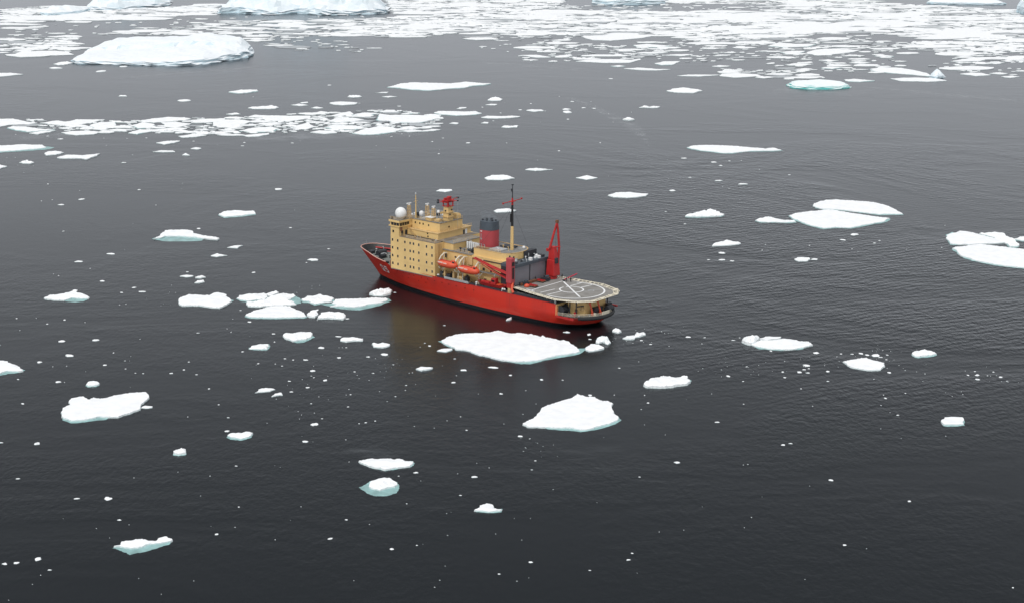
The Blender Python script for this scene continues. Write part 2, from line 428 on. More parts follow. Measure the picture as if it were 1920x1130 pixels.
# view, freeboard m, relief m, short name used to describe its neighbours, label, outline, foot (outline / metres toward the viewer / 0)
FLOES = [
('N5', 1.0, .10, 'the big floe beside the ship', 'big flat white floe alongside the ship, with a pale green submerged rim', '120 205 160 180 245 155 320 148 440 145 520 138 580 125 640 138 690 148 760 142 830 155 850 150 870 160 930 175 950 162 975 180 1090 205 1120 200 1160 212 1200 240 1230 262 1255 290 1150 315 1000 340 850 370 760 375 680 370 560 350 430 320 360 290 240 275 200 250 150 230', '95 215 130 210 1250 275 1310 270 1240 320 1100 345 950 372 850 400 760 398 640 375 400 310 180 260'),
('N5', 1.0, .12, 'the kite shaped floe', 'kite shaped white floe with a pointed top, largest below the ship', '785 885 830 860 900 820 930 785 970 740 1060 710 1170 680 1230 640 1280 655 1310 665 1375 665 1440 700 1490 700 1525 718 1520 770 1560 820 1565 850 1500 880 1420 900 1330 925 1260 932 1190 915 1090 915 950 912 830 908', '880 880 1540 815 1590 858 1540 892 1400 932 1260 955 1140 942 1000 932 900 912'),
('V7', 1.1, .15, 'the long floe at lower left', 'long white floe with a knobbed left end and green rim, at lower left', '300 185 310 165 345 150 338 135 350 118 410 108 435 125 460 115 490 120 560 105 640 92 720 88 732 105 715 130 695 145 690 170 640 190 580 208 490 205 420 222 350 225 310 210', '303 190 570 195 520 226 440 233 350 243 308 226'),
('V7', .5, .1, '', 'thin white sliver touching the right end of the long lower left floe', '695 165 715 155 750 158 748 164 715 168', 0),
('V7', 1.3, .5, 'the lumpy loaf shaped chunk', 'lumpy loaf shaped ice chunk alone on dark water at lower left', '855 385 865 372 895 366 915 372 915 385 880 390', .3),
('V7', .8, .4, 'the crescent floe', 'grey and white crescent floe with upturned ends at lower left', '1122 300 1140 290 1190 292 1210 282 1245 290 1235 303 1190 316 1140 310', .8),
('V7', .9, .5, 'the green skirted floe at bottom left', 'knobbly white floe with a pale green skirt near the bottom left corner', '562 846 598 842 600 825 650 816 700 812 740 822 770 820 790 805 820 800 848 812 845 820 790 830 730 835 700 848 650 855 600 848', '558 858 640 845 845 818 830 842 740 868 642 890 600 872'),
('V7', .9, .4, '', 'small white block just above the long lower left floe', '425 50 435 38 470 36 490 46 470 54 435 56', .4),
('V7', .6, .2, 'the bird shaped pair', 'slim curved white floe, the larger of a pair below the centre left', '1256 92 1275 75 1310 68 1355 74 1330 84 1290 87 1265 90', 0),
('V7', .6, .2, '', 'small hooked white floe just below a slim curved one', '1338 110 1355 96 1385 91 1392 102 1365 104', 0),
('V8', .9, .3, 'the upper of the two bottom floes', 'ragged diamond shaped white floe above a green rimmed round one', '95 355 150 345 230 343 290 348 315 342 345 355 390 358 385 372 370 383 325 388 240 402 180 390 130 373', '120 365 385 358 395 372 380 388 330 396 240 412 175 398'),
('V8', 1.0, .4, 'the round floe in a green basin', 'round white floe sitting on a wide pale green submerged base', '152 482 165 462 200 452 230 446 260 446 298 468 305 480 290 492 240 502 210 512 170 502 150 494', '100 502 140 480 160 466 300 472 313 490 300 528 250 545 190 548 140 530'),
('V8', .8, .2, 'the mushroom shaped floe', 'mushroom shaped floe with a white lump on a flat shelf, near the bottom centre', '722 622 755 606 752 598 790 586 815 590 828 603 824 612 872 618 862 625 800 628', '722 628 872 618 866 634 800 638 740 634'),
('N7', .9, .15, 'the small square floe at right', 'small squarish white floe alone in the lower right', '1482 130 1500 115 1595 115 1603 130 1600 148 1560 153 1500 153', .5),
('N6', .9, .3, 'the whale shaped floe', 'whale shaped white floe with a raised fin and a green belly, at left', '345 240 390 218 500 208 545 195 580 178 606 182 600 200 650 212 700 235 690 245 640 245 560 238 500 258 430 256 370 250', '480 258 550 235 695 240 690 250 650 270 590 276 520 270'),
('N6', 1.1, .15, 'the thick slab left of centre', 'thick white slab with a notched right corner, left of the cluster by the bow', '1405 270 1420 235 1480 212 1540 215 1640 220 1690 198 1770 212 1765 225 1810 258 1780 283 1720 315 1650 310 1560 296 1430 300 1408 290', '1410 285 1780 250 1828 264 1780 292 1720 322 1560 308 1430 306'),
('N6', 1.1, .1, 'the floe cut by the left edge', 'large rounded white floe cut off by the left edge, green below', '-150 800 -60 735 0 728 60 735 120 760 160 790 180 805 150 812 60 805 0 825 -100 845', '-140 830 0 800 150 790 192 808 150 825 60 835 0 848 -60 862'),
('N1', .9, .3, 'the bow side cluster', 'flat white floe at the left end of the cluster by the bow', '130 200 160 175 240 162 400 155 430 165 430 195 405 218 330 216 240 229 170 219', .5),
('N1', .9, .3, '', 'thin upturned ice slab on the top of the cluster by the bow', '425 165 470 145 530 135 550 148 480 175 440 185', 0),
('N1', 1.0, .5, '', 'broken greenish white floe in the middle of the cluster by the bow', '225 260 245 235 300 240 420 215 470 185 600 155 650 165 700 165 715 185 680 200 640 220 700 240 720 262 600 272 450 278 330 286 240 280', '240 282 640 205 720 190 772 222 765 258 600 282 450 288 330 298'),
('N1', 1.0, .15, 'the lens shaped floe', 'lens shaped smooth white floe on the lower side of the cluster by the bow', '215 370 300 325 430 290 540 278 660 285 720 320 800 350 825 378 790 388 640 391 520 394 400 391 280 389', .6),
('N1', 1.0, .8, '', 'crumpled ice rubble against the right tip of the lens shaped floe', '830 360 870 325 945 312 920 340 935 370 910 388 850 385', 0),
('N1', 1.2, .5, '', 'squat double humped white floe below the right part of the cluster by the bow', '935 400 970 350 1050 338 1100 345 1195 350 1215 380 1190 407 1120 400 1040 396', 0),
('N1', .9, .4, '', 'tent shaped white floe joining the left and right halves of the cluster', '775 215 830 185 900 180 965 165 1040 185 1100 210 1080 238 980 246 910 258 850 232 790 230', .9),
('N1', 1.0, .15, 'the turquoise edged floe', 'long white floe with a bright turquoise lower edge, right end of the cluster', '1060 285 1130 268 1080 250 1110 215 1250 210 1400 205 1530 198 1620 200 1640 215 1560 247 1470 258 1400 275 1300 290 1200 280', '960 265 1080 240 1640 208 1672 235 1560 280 1350 326 1250 320 1100 300'),
('N1', 1.1, 1.0, 'the jagged heap at the bow', 'jagged heap of white ice right under the bow of the ship', '1455 162 1480 135 1530 128 1580 112 1650 105 1680 130 1660 160 1590 176 1500 172', 0),
('N1', 1.0, .3, 'the round floe below the cluster', 'round white floe with a scalloped green lower edge, below the cluster', '590 570 610 552 680 552 760 540 870 542 885 560 870 590 820 610 760 615 690 628 630 607', '620 615 880 570 907 595 850 622 790 648 720 650'),
('N1', .8, .3, '', 'pale green topped small floe below the left end of the cluster', '250 703 275 680 340 665 440 660 452 680 430 706 350 709', '248 700 450 665 458 684 432 722 350 722 252 716'),
('N1', .8, .6, '', 'long knobbly white floe, larger of two left of the dark reflection', '1165 622 1185 600 1240 602 1280 588 1310 600 1390 612 1385 625 1310 625 1230 635', 0),
('N1', .8, .4, '', 'small bone shaped white floe beside the dark reflection of the ship', '1480 660 1500 650 1540 662 1600 652 1658 660 1640 680 1590 692 1500 685', 0),
('N8', .9, .4, 'the fish shaped floe', 'fish shaped white floe in the ship reflection, left of the big floe', '1485 218 1530 202 1570 205 1620 205 1610 215 1560 224 1530 230', 0),
('N5', .6, .2, '', 'slim white sliver below the left tip of the big floe beside the ship', '85 290 120 275 210 270 210 282 160 298', 0),
('N5', .7, .3, '', 'small wedge of ice drifting against the red hull aft', '650 38 665 26 695 15 680 35', 0),
('N5', .9, 1.0, '', 'cluster of shattered white ice just under the stern', '1385 220 1410 185 1460 175 1470 200 1505 220 1480 235 1440 215 1410 228', 0),
('N5', 1.0, .5, 'the small floe at the right tip', 'small white floe touching the right tip of the big floe beside the ship', '1300 265 1340 238 1380 235 1450 258 1445 270 1380 282 1330 290 1305 280', 0),
('N5', 1.0, .6, '', 'pointed small white block behind the stern', '1520 125 1550 105 1592 130 1565 140', 0),
('N5', .9, .9, '', 'winged white ice piece a little to the right of the stern', '1605 185 1660 168 1700 165 1720 136 1740 150 1790 148 1790 157 1720 174 1700 190 1640 192', 0),
('N2', 2.0, .7, '', 'upright ice block at the left end of the green rimmed floe', '780 280 800 262 850 244 870 256 900 262 880 284 840 300 810 294', 0),
('N2', .9, .2, '', 'thin grey green ice plate behind the green rimmed floe at right', '895 272 940 257 1050 257 1040 268 960 280', 0),
('N2', .9, .2, 'the green rimmed floe at right', 'long white floe with a green rim and an upright block at its left end', '840 305 900 285 1000 282 1060 272 1130 278 1180 290 1240 292 1270 315 1230 322 1150 341 1060 344 940 336 880 324', '828 310 1220 296 1262 320 1200 345 1060 356 900 346'),
('N2', 1.5, .3, 'the thick cake of ice', 'thick layered cake of ice standing on grey ice, right of the kite shaped floe', '103 590 110 570 150 545 250 530 330 541 375 526 405 536 422 565 400 580 330 588 220 602 130 600', '100 592 425 560 428 570 400 590 330 598 220 614 130 610'),
('N2', .9, .25, 'the flat floe at right', 'flat white floe with a row of ice crumbs along its far side, at right', '1480 430 1530 420 1580 412 1640 405 1700 425 1765 440 1770 460 1740 485 1660 488 1580 475 1530 465', 0),
('N3', 1.0, .35, 'the peaked floe at right', 'small white floe with a low peak, nearest the right edge on the middle water', '620 572 650 548 700 543 750 530 790 543 830 548 880 572 840 585 760 595 690 602 650 595', .5),
('N4', .9, .1, 'the twin floes', 'upper of two large flat white floes lying together at right', '462 88 480 75 550 55 620 50 720 58 830 65 900 75 960 90 1010 110 1050 135 1080 150 1000 150 920 153 800 138 700 126 620 118 540 116 480 105', .4),
('N4', .9, .1, '', 'lower and larger of two flat white floes lying together at right', '295 160 340 145 420 135 480 130 570 120 620 125 700 140 800 155 900 170 990 180 960 200 850 220 720 245 620 240 530 248 450 230 380 205 320 180', .3),
('N4', .8, .4, '', 'narrow humped ice strip touching the left tip of the two flat floes', '62 195 110 180 150 170 190 180 240 190 330 195 340 205 280 208 180 205 100 205', .5),
('N4', .7, .2, 'the small oval floe', 'small oval white floe in open water right of the ship, with crumbs at its right', '332 462 350 452 430 452 438 465 420 475 360 478', 0),
('N4', .9, .25, '', 'white ice raft with a green left end, behind the large right edge floe', '1385 300 1422 284 1475 268 1560 280 1640 300 1740 325 1800 345 1720 353 1600 356 1480 362 1412 356', '1376 300 1425 278 1600 356 1480 369 1408 366'),
('N4', .9, .5, '', 'broken greenish ice behind the raft cut by the right edge', '1610 288 1680 280 1770 280 1790 295 1840 320 1880 355 1875 374 1820 375 1780 345 1700 310', .6),
('N4', .9, .4, '', 'small grey green floe at the right edge beside the ice raft', '1850 325 1890 308 1960 300 2000 330 1930 335', .6),
('N4', 1.1, .12, 'the large floe at the right edge', 'large flat white floe cut off by the right edge of the view', '1425 385 1520 372 1620 358 1700 368 1800 380 1900 392 2050 400 2150 440 2100 500 1950 520 1850 513 1720 496 1650 483 1560 463 1500 443 1470 420', .5),
('M4', .8, .15, 'the long lens shaped floe', 'long lens shaped white floe with a tiny mound on its right tip, upper right water', '195 145 240 132 330 128 440 130 560 135 700 148 780 155 840 148 900 165 840 170 760 170 660 172 590 178 540 186 460 186 390 176 300 168 230 155', .4),
('M4', 1.2, .7, 'the bumpy white floe', 'bumpy rounded white floe with a trailing left tail, right of the mast top', '180 658 220 642 280 628 350 612 400 614 440 638 470 645 440 655 350 660 270 662', .4),
('V6', .8, .5, '', 'small humped white floe between the bumpy floe and the stern wake', '160 378 200 358 240 347 310 360 315 365 240 375', 0),
('V4', 1.0, .4, 'the white floe with a thin green line', 'flat topped white floe with a thin green waterline, upper left of the ship', '1190 205 1215 192 1270 186 1330 190 1380 190 1388 203 1320 213 1220 220', .7),
('V4', 1.2, .3, 'the hat shaped floe', 'hat shaped white floe with a green brim and a tail, left of the ship', '835 340 870 320 895 296 940 292 1035 294 1050 310 1090 318 1190 335 1180 343 1120 338 1000 325 900 325', '825 342 900 322 1120 332 1095 352 1000 356 890 354'),
('V4', .6, .2, '', 'slim tilted white floe just right below the hat shaped floe', '1235 388 1270 378 1318 375 1290 390', 0),
('V4', .6, .25, '', 'slim flat white floe under the slim tilted one near the hat shaped floe', '1145 432 1180 420 1235 430 1180 438', 0),
('N6', .6, .1, '', 'flat white sliver in a small group above the thick slab', '1408 72 1460 63 1515 70 1460 80', 0),
('N6', .9, .5, '', 'tiny peaked floe, right of the flat sliver above the thick slab', '1530 82 1570 68 1608 78 1570 84', 0),
('N6', .7, .3, '', 'small white wedge directly above the thick slab', '1522 122 1545 107 1595 104 1600 115 1560 124', 0),
('N6', .9, .4, '', 'small white lump above the long lower left floe, nearest the green rimmed edge', '678 915 690 900 745 900 775 912 740 922 700 925', 0),
('V2', .9, .3, 'the long ragged floe', 'long ragged white floe alone at upper centre with a thin right tip', '260 490 300 480 340 470 400 464 500 467 620 470 700 461 770 467 840 470 800 478 740 482 690 493 600 498 490 508 400 503 330 494', .5),
('M3', .9, .6, '', 'humped white floe just below the right tip of the long ragged floe', '500 208 530 190 570 185 620 200 600 210 540 212', 0),
('M3', .5, .2, '', 'thin white strip below the humped floe at upper centre', '480 248 520 240 575 242 560 250', 0),
('M3', .5, .2, '', 'short white strip above the right end of the broken ice band', '245 278 270 267 325 267 315 275 280 280', 0),
('M3', .8, .2, '', 'long white floe at the right end of the broken ice band', '62 310 100 298 200 300 330 302 400 298 450 315 400 325 250 333 130 325', .3),
('M3', .7, .3, '', 'long thin white floe right of the broken ice band with a grey edge', '445 350 500 337 600 341 700 337 765 343 700 352 560 358 480 355', 0),
('M3', .6, .2, '', 'small flat floe below the right end of the broken ice band', '185 400 225 390 262 396 250 404', 0),
('M3', .6, .2, '', 'tiny flat floe below the long thin floe right of the broken band', '443 397 470 387 505 389 500 398', 0),
('M3', .6, .3, '', 'dish shaped white floe with a pale shadow of slush beneath it at upper centre', '610 430 640 417 680 421 750 416 740 430 660 434', 0),
('M3', .7, .2, '', 'oval white floe midway between the broken band and the conical floe', '815 292 860 284 940 287 955 297 880 302', 0),
('M3', 1.6, .4, 'the conical floe', 'small conical white floe on the pale slush streak at upper centre', '1605 362 1650 350 1700 363 1650 367', 0),
('M3', .9, .5, '', 'thin white floe with a central bump, right of the conical floe', '1738 268 1790 255 1820 262 1910 260 1880 270', 0),
('M2', .9, .4, '', 'slim bumpy white floe below the large snowy iceberg', '40 148 100 138 150 129 190 131 285 130 290 140 200 154 120 159', .3),
('M2', .8, .4, '', 'long white floe with a right hump, just above the broken ice band', '205 285 240 276 300 275 400 266 470 280 440 290 340 292 250 292', 0),
('M2', .6, .1, '', 'thin white floe, lower of two stacked strips above the broken ice band', '575 260 640 250 720 262 650 268', 0),
('M2', .5, .1, '', 'short white strip, upper of two stacked strips above the broken ice band', '655 240 715 234 720 241 670 246', 0),
('M2', .8, .2, '', 'smooth spindle shaped floe above the middle of the broken ice band', '905 243 960 233 1060 233 1140 239 1130 251 1020 261 940 255', 0),
('M2', .9, .5, '', 'double humped small floe left of the long ragged floe', '1060 190 1110 176 1180 187 1110 195', 0),
('M2', .5, .1, '', 'thin white strip touching the left tip of the long ragged floe', '1297 158 1350 150 1410 149 1395 157', 0),
('M2', .5, .3, '', 'small crumbly strip under the left tip of the long ragged floe', '1350 190 1420 183 1485 188 1410 195', 0),
('M2', .6, .3, '', 'small pointed floe below the spindle shaped floe', '745 285 800 275 850 285 790 290', 0),
('M2', .7, .4, '', 'small flat floe with a bump at the upper left side of the broken ice band', '20 338 95 327 140 338 70 344', 0),
('O', .7, .4, 'the floe above the mast', 'small humped white floe above and left of the main mast top', '909 333 925 328 945 328 965 334 940 337 915 337', 0),
('O', .6, .3, '', 'thin white floe above the main mast top', '985 318 1005 315 1022 317 1036 318 1005 320', 0),
('O', .6, .3, '', 'small lens shaped floe to the right of the main mast top', '1080 333 1100 329 1120 333 1100 337', 0),
('O', .5, .1, '', 'thin flat floe right behind the red radar mast', '818 358 824 355 846 355 848 357 835 360', 0),
('O', .7, .1, '', 'flat white floe seen right behind the black part of the main mast', '926 395 935 392 955 391 968 394 950 397 932 398', 0),
('O', .8, .2, 'the tapered floe', 'tapered white floe between the main mast and the two flat floes', '1140 366 1155 361 1180 360 1215 363 1210 367 1180 370 1150 369', 0),
('O', 1.0, .5, '', 'white hump shaped floe below the dense pack at upper right centre', '1250 170 1265 166 1290 165 1317 170 1300 174 1265 173', 0),
('M1', .8, .2, '', 'thin lens shaped floe, upper of two below the broken ice band', '1340 355 1440 340 1540 338 1500 352 1410 368', 0),
('M1', .8, .2, '', 'thin lens shaped floe, lower of two below the broken ice band', '1310 432 1380 420 1480 422 1500 432', 0),
('M1', .6, .2, '', 'short flat floe right of the two thin lens shaped floes', '1635 404 1680 395 1725 402 1700 410', 0),
('M1', .7, .6, '', 'tiny crumbly floe under the short flat one below the broken band', '1560 460 1600 452 1625 462', 0),
('M1', 1.0, .15, 'the floe at the upper left edge', 'big flat white floe cut by the left edge, below the broken ice band', '-100 380 0 378 180 369 360 373 390 395 330 403 150 418 0 428 -100 433', '-100 400 390 390 465 395 420 412 240 425 0 442 -100 446'),
('M1', .8, .3, '', 'small leaf shaped floe at the right tip of the big left edge floe', '380 445 420 430 480 426 545 438 480 455 400 463', 0),
('M1', .9, .3, '', 'wedge shaped white floe with a dark waterline, below the left part of the broken band', '490 482 580 458 700 462 855 448 830 465 740 496 690 486 570 488', 0),
('M1', .9, .6, '', 'arched white lump below the big left edge floe', '165 522 200 511 240 504 290 522 260 531 200 529', 0),
('M1', .8, .2, '', 'small flat floe at the left edge under the arched lump', '-40 545 0 542 60 555 0 575 -40 575', 0),
('V1', .8, .1, '', 'slim white floe cut by the left edge, left of the large snowy iceberg', '-40 412 0 411 60 410 130 418 60 425 0 430 -40 430', 0),
('V1', .8, .4, '', 'small heap of white ice at the left tip of the large snowy iceberg', '300 360 345 350 380 346 410 353 380 362 330 366', 0),
]
# floes of the two bands that the photograph shows packed side by side: (view, outline)
BAND = [('M2', s) for s in (
 '1100 500 1210 465 1330 440 1410 445 1500 470 1450 490 1330 508 1200 513', '1510 450 1600 441 1690 458 1600 467', '1520 482 1640 471 1700 480 1790 466 1860 470 1800 480 1580 491',
 '1310 388 1340 335 1420 345 1560 345 1700 350 1860 351 1780 388 1680 408 1540 411 1400 398', '1330 318 1390 301 1460 303 1500 318 1420 326', '880 398 960 372 1100 370 1200 385 1100 402',
 '860 450 950 430 1100 435 1200 450 1130 468 950 468', '740 494 820 478 930 480 970 497 850 506', '160 520 250 512 380 500 380 512 300 527 200 530', '1100 345 1200 325 1320 330 1250 348',
 '750 330 830 314 910 325 860 338', '920 350 1000 326 1080 317 1110 340 1000 356', '1550 328 1600 322 1680 328 1600 333', '200 365 260 345 360 350 500 352 740 352 740 375 560 400 430 395 380 400 330 370',
 '-100 395 0 385 130 385 240 400 160 425 0 440 -100 440', '130 480 260 455 400 445 470 460 420 485 250 492', '600 440 720 410 780 445 700 470 610 460')] + [('M1', s) for s in (
 '-60 160 0 151 110 149 190 166 320 185 250 198 120 198 0 216 -60 218', '65 225 110 213 220 216 350 235 470 240 380 249 230 260 130 244', '250 272 350 255 480 249 430 262 330 281',
 '340 185 450 169 500 166 560 175 650 156 760 156 900 156 820 174 700 198 600 210 520 203 420 193', '770 205 850 180 990 176 980 213 900 233 810 233', '525 268 620 255 740 251 850 262 820 278 650 289 560 278',
 '900 248 1000 236 1150 240 1050 256', '1100 270 1200 240 1370 245 1230 268 1180 280', '1180 170 1300 149 1440 134 1580 137 1640 152 1500 168 1320 183', '1530 298 1650 281 1770 290 1680 303 1580 310',
 '1130 205 1220 180 1320 195 1290 225 1180 232', '1380 180 1500 175 1640 190 1560 215 1420 210', '1640 160 1780 150 1930 145 1930 170 1750 185')]
BAND += [('T4', s) for s in ('765 520 850 503 1000 510 1110 530 1190 548 1240 575 1080 560 900 545 800 535', '920 590 1100 582 1250 588 1340 605 1200 612 1000 608', '1440 555 1520 545 1600 548 1670 562 1560 570',
 '570 598 650 592 800 605 690 613 600 610', '1370 460 1450 445 1530 435 1640 445 1590 458 1450 464', '280 400 350 375 440 365 560 375 700 375 640 390 480 408 340 410', '90 390 180 382 280 385 240 398 130 400',
 '380 452 450 447 530 455 470 463', '610 470 680 462 770 470 690 477', '800 420 860 412 945 422 870 428', '130 485 200 475 340 480 280 492 160 492', '200 520 270 512 340 518 290 526', '400 508 450 500 555 506 480 518',
 '1660 550 1740 542 1800 552 1740 558', '1750 575 1830 568 1890 576 1820 584', '0 345 80 320 200 330 360 330 300 350 120 354')]
BAND += [('T3', s) for s in ('480 460 600 445 760 445 900 450 960 440 970 448 880 470 700 472', '840 515 940 508 1080 518 1190 520 1080 528 940 524', '1070 475 1150 460 1260 460 1200 485 1120 488', '1240 568 1320 560 1400 560 1560 562 1400 573',
 '1130 415 1220 408 1350 408 1280 420', '740 495 800 490 850 495 790 502', '910 400 1000 390 1170 393 1080 402', '1500 498 1560 490 1640 495 1570 503', '910 340 1010 330 1180 345 1100 355 940 352', '520 275 700 262 900 258 1100 262 980 285 740 305 600 300',
 '60 415 180 412 290 430 200 432')]

# single chunks of ice lying apart: (view, 'x y width' triples)
CHUNKS = [
('N7', '295 142 28 645 262 24 685 255 22 82 356 38 897 449 26 1313 560 22 1251 104 17 970 792 20 1087 811 10 1862 1017 15 760 973 10 477 645 11 434 368 10 458 365 9 436 46 10 785 479 8 1185 14 15 1162 177 9 1270 228 6 1506 216 7 1162 52 8'),
('V8', '405 420 34 310 438 14 720 443 38 803 393 9 647 543 19 273 834 24 410 814 14 1027 905 32 857 970 20 535 1003 13 507 1041 12 1350 950 17 1580 857 20 1560 893 28 980 785 11 954 1008 12 1620 443 15 1151 511 9 1034 404 15 1054 355 18 153 700 11 28 675 20 577 760 10 970 222 30 1022 236 13 680 189 15 132 148 17 183 138 13 355 588 14 632 425 9 432 464 9 736 368 8 1018 990 7 572 641 9 1027 668 7 564 926 8 838 752 8'),
('N6', '540 692 76 308 744 48 484 580 50 748 572 68 455 897 45 820 766 34 1050 163 38 950 201 30 1112 195 56 800 112 42 1340 830 32 1440 803 28 1538 840 26 1478 741 22 1551 515 28 1095 563 14 978 732 20 983 795 20 1059 828 20 1120 832 20 887 670 20 370 445 24 506 413 28 130 402 20 155 495 18 142 877 24 458 70 18 418 57 14 412 778 16 522 773 16 936 296 18 986 290 14 1465 41 28 1778 482 16 1808 510 14 1900 660 28 505 900 14 665 433 16 284 400 14'),
('N1', '1145 588 60 970 700 70 1605 767 80 1440 790 40 255 442 40 165 327 26 505 640 26 495 560 44 183 740 26 88 412 16 1708 150 34 1150 697 16 1185 697 18 1223 697 24 932 425 18 1235 410 44 72 540 18'),
('N8', '578 148 50 853 130 42 1090 122 34 638 237 56 628 278 20 648 292 22 740 315 40 445 320 28 598 373 38 463 408 34 1132 256 26 410 137 26 478 147 22 388 197 22 193 177 26 333 180 20 928 530 24 1248 486 16 1185 405 14 1316 446 22 1403 355 24 1397 395 18 1790 332 36 1815 275 18 1873 232 62 1595 33 32 1555 10 22 1518 42 14 1800 138 24 1455 252 18 1428 254 16 650 675 62 530 629 16 578 817 50 1072 660 28 1150 646 20 1017 668 20 1470 690 16 1897 721 20 1848 611 18 1633 703 14 1737 643 12 948 430 22 912 433 14 935 387 16 625 504 22 910 799 16 715 627 22 645 198 16 1297 186 22 982 244 22 1003 272 14 1100 313 14'),
('N5', '145 84 26 545 428 80 685 491 34 940 527 36 1113 530 26 610 642 32 810 615 18 1145 140 56 1328 158 44 1337 197 30 1338 655 40 1535 652 18 1812 716 24 1575 432 26 788 809 18 278 830 18 327 940 20 765 990 46 895 724 12 1757 207 38 1832 238 28 1735 380 12 1548 188 12 845 1008 16 168 862 12 632 888 12 1755 770 14 1783 652 14 1783 895 12'),
('N2', '980 358 26 1295 372 46 405 262 36 520 266 24 503 308 16 275 325 14 66 432 12 813 467 20 720 285 28 1542 380 28 1605 376 42 1645 386 36 1710 390 70 1740 402 30 1785 386 22 1780 418 22 1228 458 56 1210 487 28 1242 480 20 1177 505 36 1236 510 34 1062 503 26 1075 542 26 1374 500 30 1374 568 26 1188 619 18 791 725 16 570 654 12 787 568 20 685 532 32 638 488 16 105 665 16 130 717 22 83 762 16 1800 508 32 1773 685 24 1760 662 14 1858 802 24 1743 735 14 765 267 20 1075 430 12 895 457 12 1465 378 22 1438 397 14'),
('N3', '1215 805 38 1288 765 34 1315 805 60 1315 850 48 1422 810 26 1485 770 32 1560 825 46 1628 868 28 1517 808 18 760 790 24 737 868 18 550 752 22 340 1047 32 551 995 26 1048 1028 18 1160 1008 18 1145 978 16 218 846 24 670 768 16 483 700 18'),
('N4', '470 467 60 745 295 60 668 332 44 885 354 28 730 394 16 920 337 20 435 370 18 108 403 18 130 364 14 1372 232 12 1350 384 16'),
('M4', '168 228 42 392 258 44 445 283 34 430 396 60 612 422 80 84 471 56 215 372 30 510 248 24 178 720 24 33 627 20 508 455 18 960 352 28 600 245 16 735 312 16 460 440 14'),
('V6', '213 418 44 140 455 20 213 455 38 270 462 30'),
('M3', '765 290 38 853 238 26 1145 285 78 1148 307 96 1155 366 30 1283 273 36 1192 222 36 1370 278 32 1345 220 16 1505 35 36 340 560 40 133 520 22 45 550 22 1083 625 30 1420 558 20 655 560 18 455 268 26 100 648 26 545 380 26 1085 180 18 1490 322 16 970 298 20 605 315 26 1675 308 14 1380 258 14 1525 388 12'),
('M2', '585 588 34 175 583 28 158 612 34 250 192 18 905 92 36 1160 247 28 1500 272 34 1435 533 22 1590 528 20 1525 508 20 1785 575 24 1880 545 20 1305 610 16'),
('M1', '410 300 28 522 325 48 1062 527 50 1135 460 16 890 317 16 1088 320 16 1255 315 26 135 285 16 1660 343 24 912 380 12 130 482 14'),
('V4', '428 465 40 600 423 48 1700 455 58 1378 524 26 1512 72 42 445 127 38 334 157 36 755 75 22 260 44 14 345 300 16 1578 281 20 1786 396 18 225 136 12 285 130 12 318 541 12 490 502 12 1665 470 14 847 158 12 1080 286 26'),
('V1', '690 542 62 1035 567 70 570 403 62 350 355 60 695 376 50 315 385 70 200 168 40'),
('V7', '1119 282 24 183 343 34 88 516 22 378 614 28 532 614 42 588 719 26 1068 789 24 1164 453 14 1124 215 18 1176 655 13 1483 653 10 187 911 40 80 930 26 22 935 28 244 965 20 1030 73 16 1425 36 18 1515 67 24 1602 31 22 1436 88 20 112 146 20 287 40 28 1078 151 12 925 211 10 877 483 9 660 511 10 1505 333 32 1627 811 24 1035 502 10 200 990 9 160 1035 9 43 1113 10 795 1084 8 955 1018 8 1532 146 12 1550 248 34 4 338 22 475 760 8 683 1006 8 988 600 8'),
]
NICK = []       # (u, v, nickname) of things that chunks are described by

def place_floe(u_pts, h, relief, name, label, foot, seed, group=None, cat='ice floe', fine=3, material=None, dome=0.0):
    rng = random.Random(seed)
    W = [sea(u, v, h * 0.55) for u, v in u_pts]
    size = max(max(p[0] for p in W) - min(p[0] for p in W), 1.0)
    lev = fine if size > 9 else 2
    poly = fractal(W, 0.11, lev + (1 if size > 14 else 0), rng)
    if relief <= .2: h = h * .55
    else: h = h * .62
    cx = sum(p[0] for p in W) / len(W); cy = sum(p[1] for p in W) / len(W)
    V, F = slab(poly, h, rng, lump=relief, dome=dome, edge_w=max(0.5, size * 0.06), spacing=size / (22 if size > 20 else 11),
                nscale=0.35 if relief > 0.25 else 0.12, ridge=relief * 0.5 if relief > 0.25 else 0.0)
    o = mesh_obj(name, V, F, material or M_FLOE, origin=(cx, cy))
    tag(o, label, cat, group)
    if foot:
        if isinstance(foot, list):
            Wf = [sea(u, v, 0.03) for u, v in foot]
        else:
            Wf = [(cx + (p[0] - cx) * 1.02, cy + (p[1] - cy) * 1.02 - foot) for p in W]
        pf = fractal(Wf, 0.06, 3, rng)
        V, F = slab(pf, 0.05, rng, lump=0.01, edge_w=0.5, spacing=size / 6, base=-0.5, splay=0.5)
        V = [(a, b, min(c, 0.075)) for a, b, c in V]
        f = mesh_obj('ice_foot', [(a - cx, b - cy, c) for a, b, c in V], F, M_FOOT, parent=o)
    return o

COUNT = 0
for i, (view, h, rel, nick, label, pts, foot) in enumerate(FLOES):
    pp = [full(view, p) for p in P(pts)]
    ft = [full(view, p) for p in P(foot)] if isinstance(foot, str) else foot
    place_floe(pp, h, rel, 'ice_floe', label, ft, 100 + i)
    COUNT += 1
    if nick:
        us = [p[0] for p in pp]; vs_ = [p[1] for p in pp]
        NICK.append((sum(us) / len(us), sum(vs_) / len(vs_), nick, (max(us) - min(us)) / 2, (max(vs_) - min(vs_)) / 2))
for u, v, nk, a, b in ((700, 500, 'the bow of the ship', 30, 25), (860, 545, 'the red side of the ship', 90, 40), (1130, 595, 'the stern of the ship', 35, 20), (300, 95, 'the large snowy iceberg', 165, 30),
                 (400, 232, 'the broken ice band', 400, 25), (1060, 470, 'the upright red crane', 40, 60)):
    NICK.append((u, v, nk, a, b))

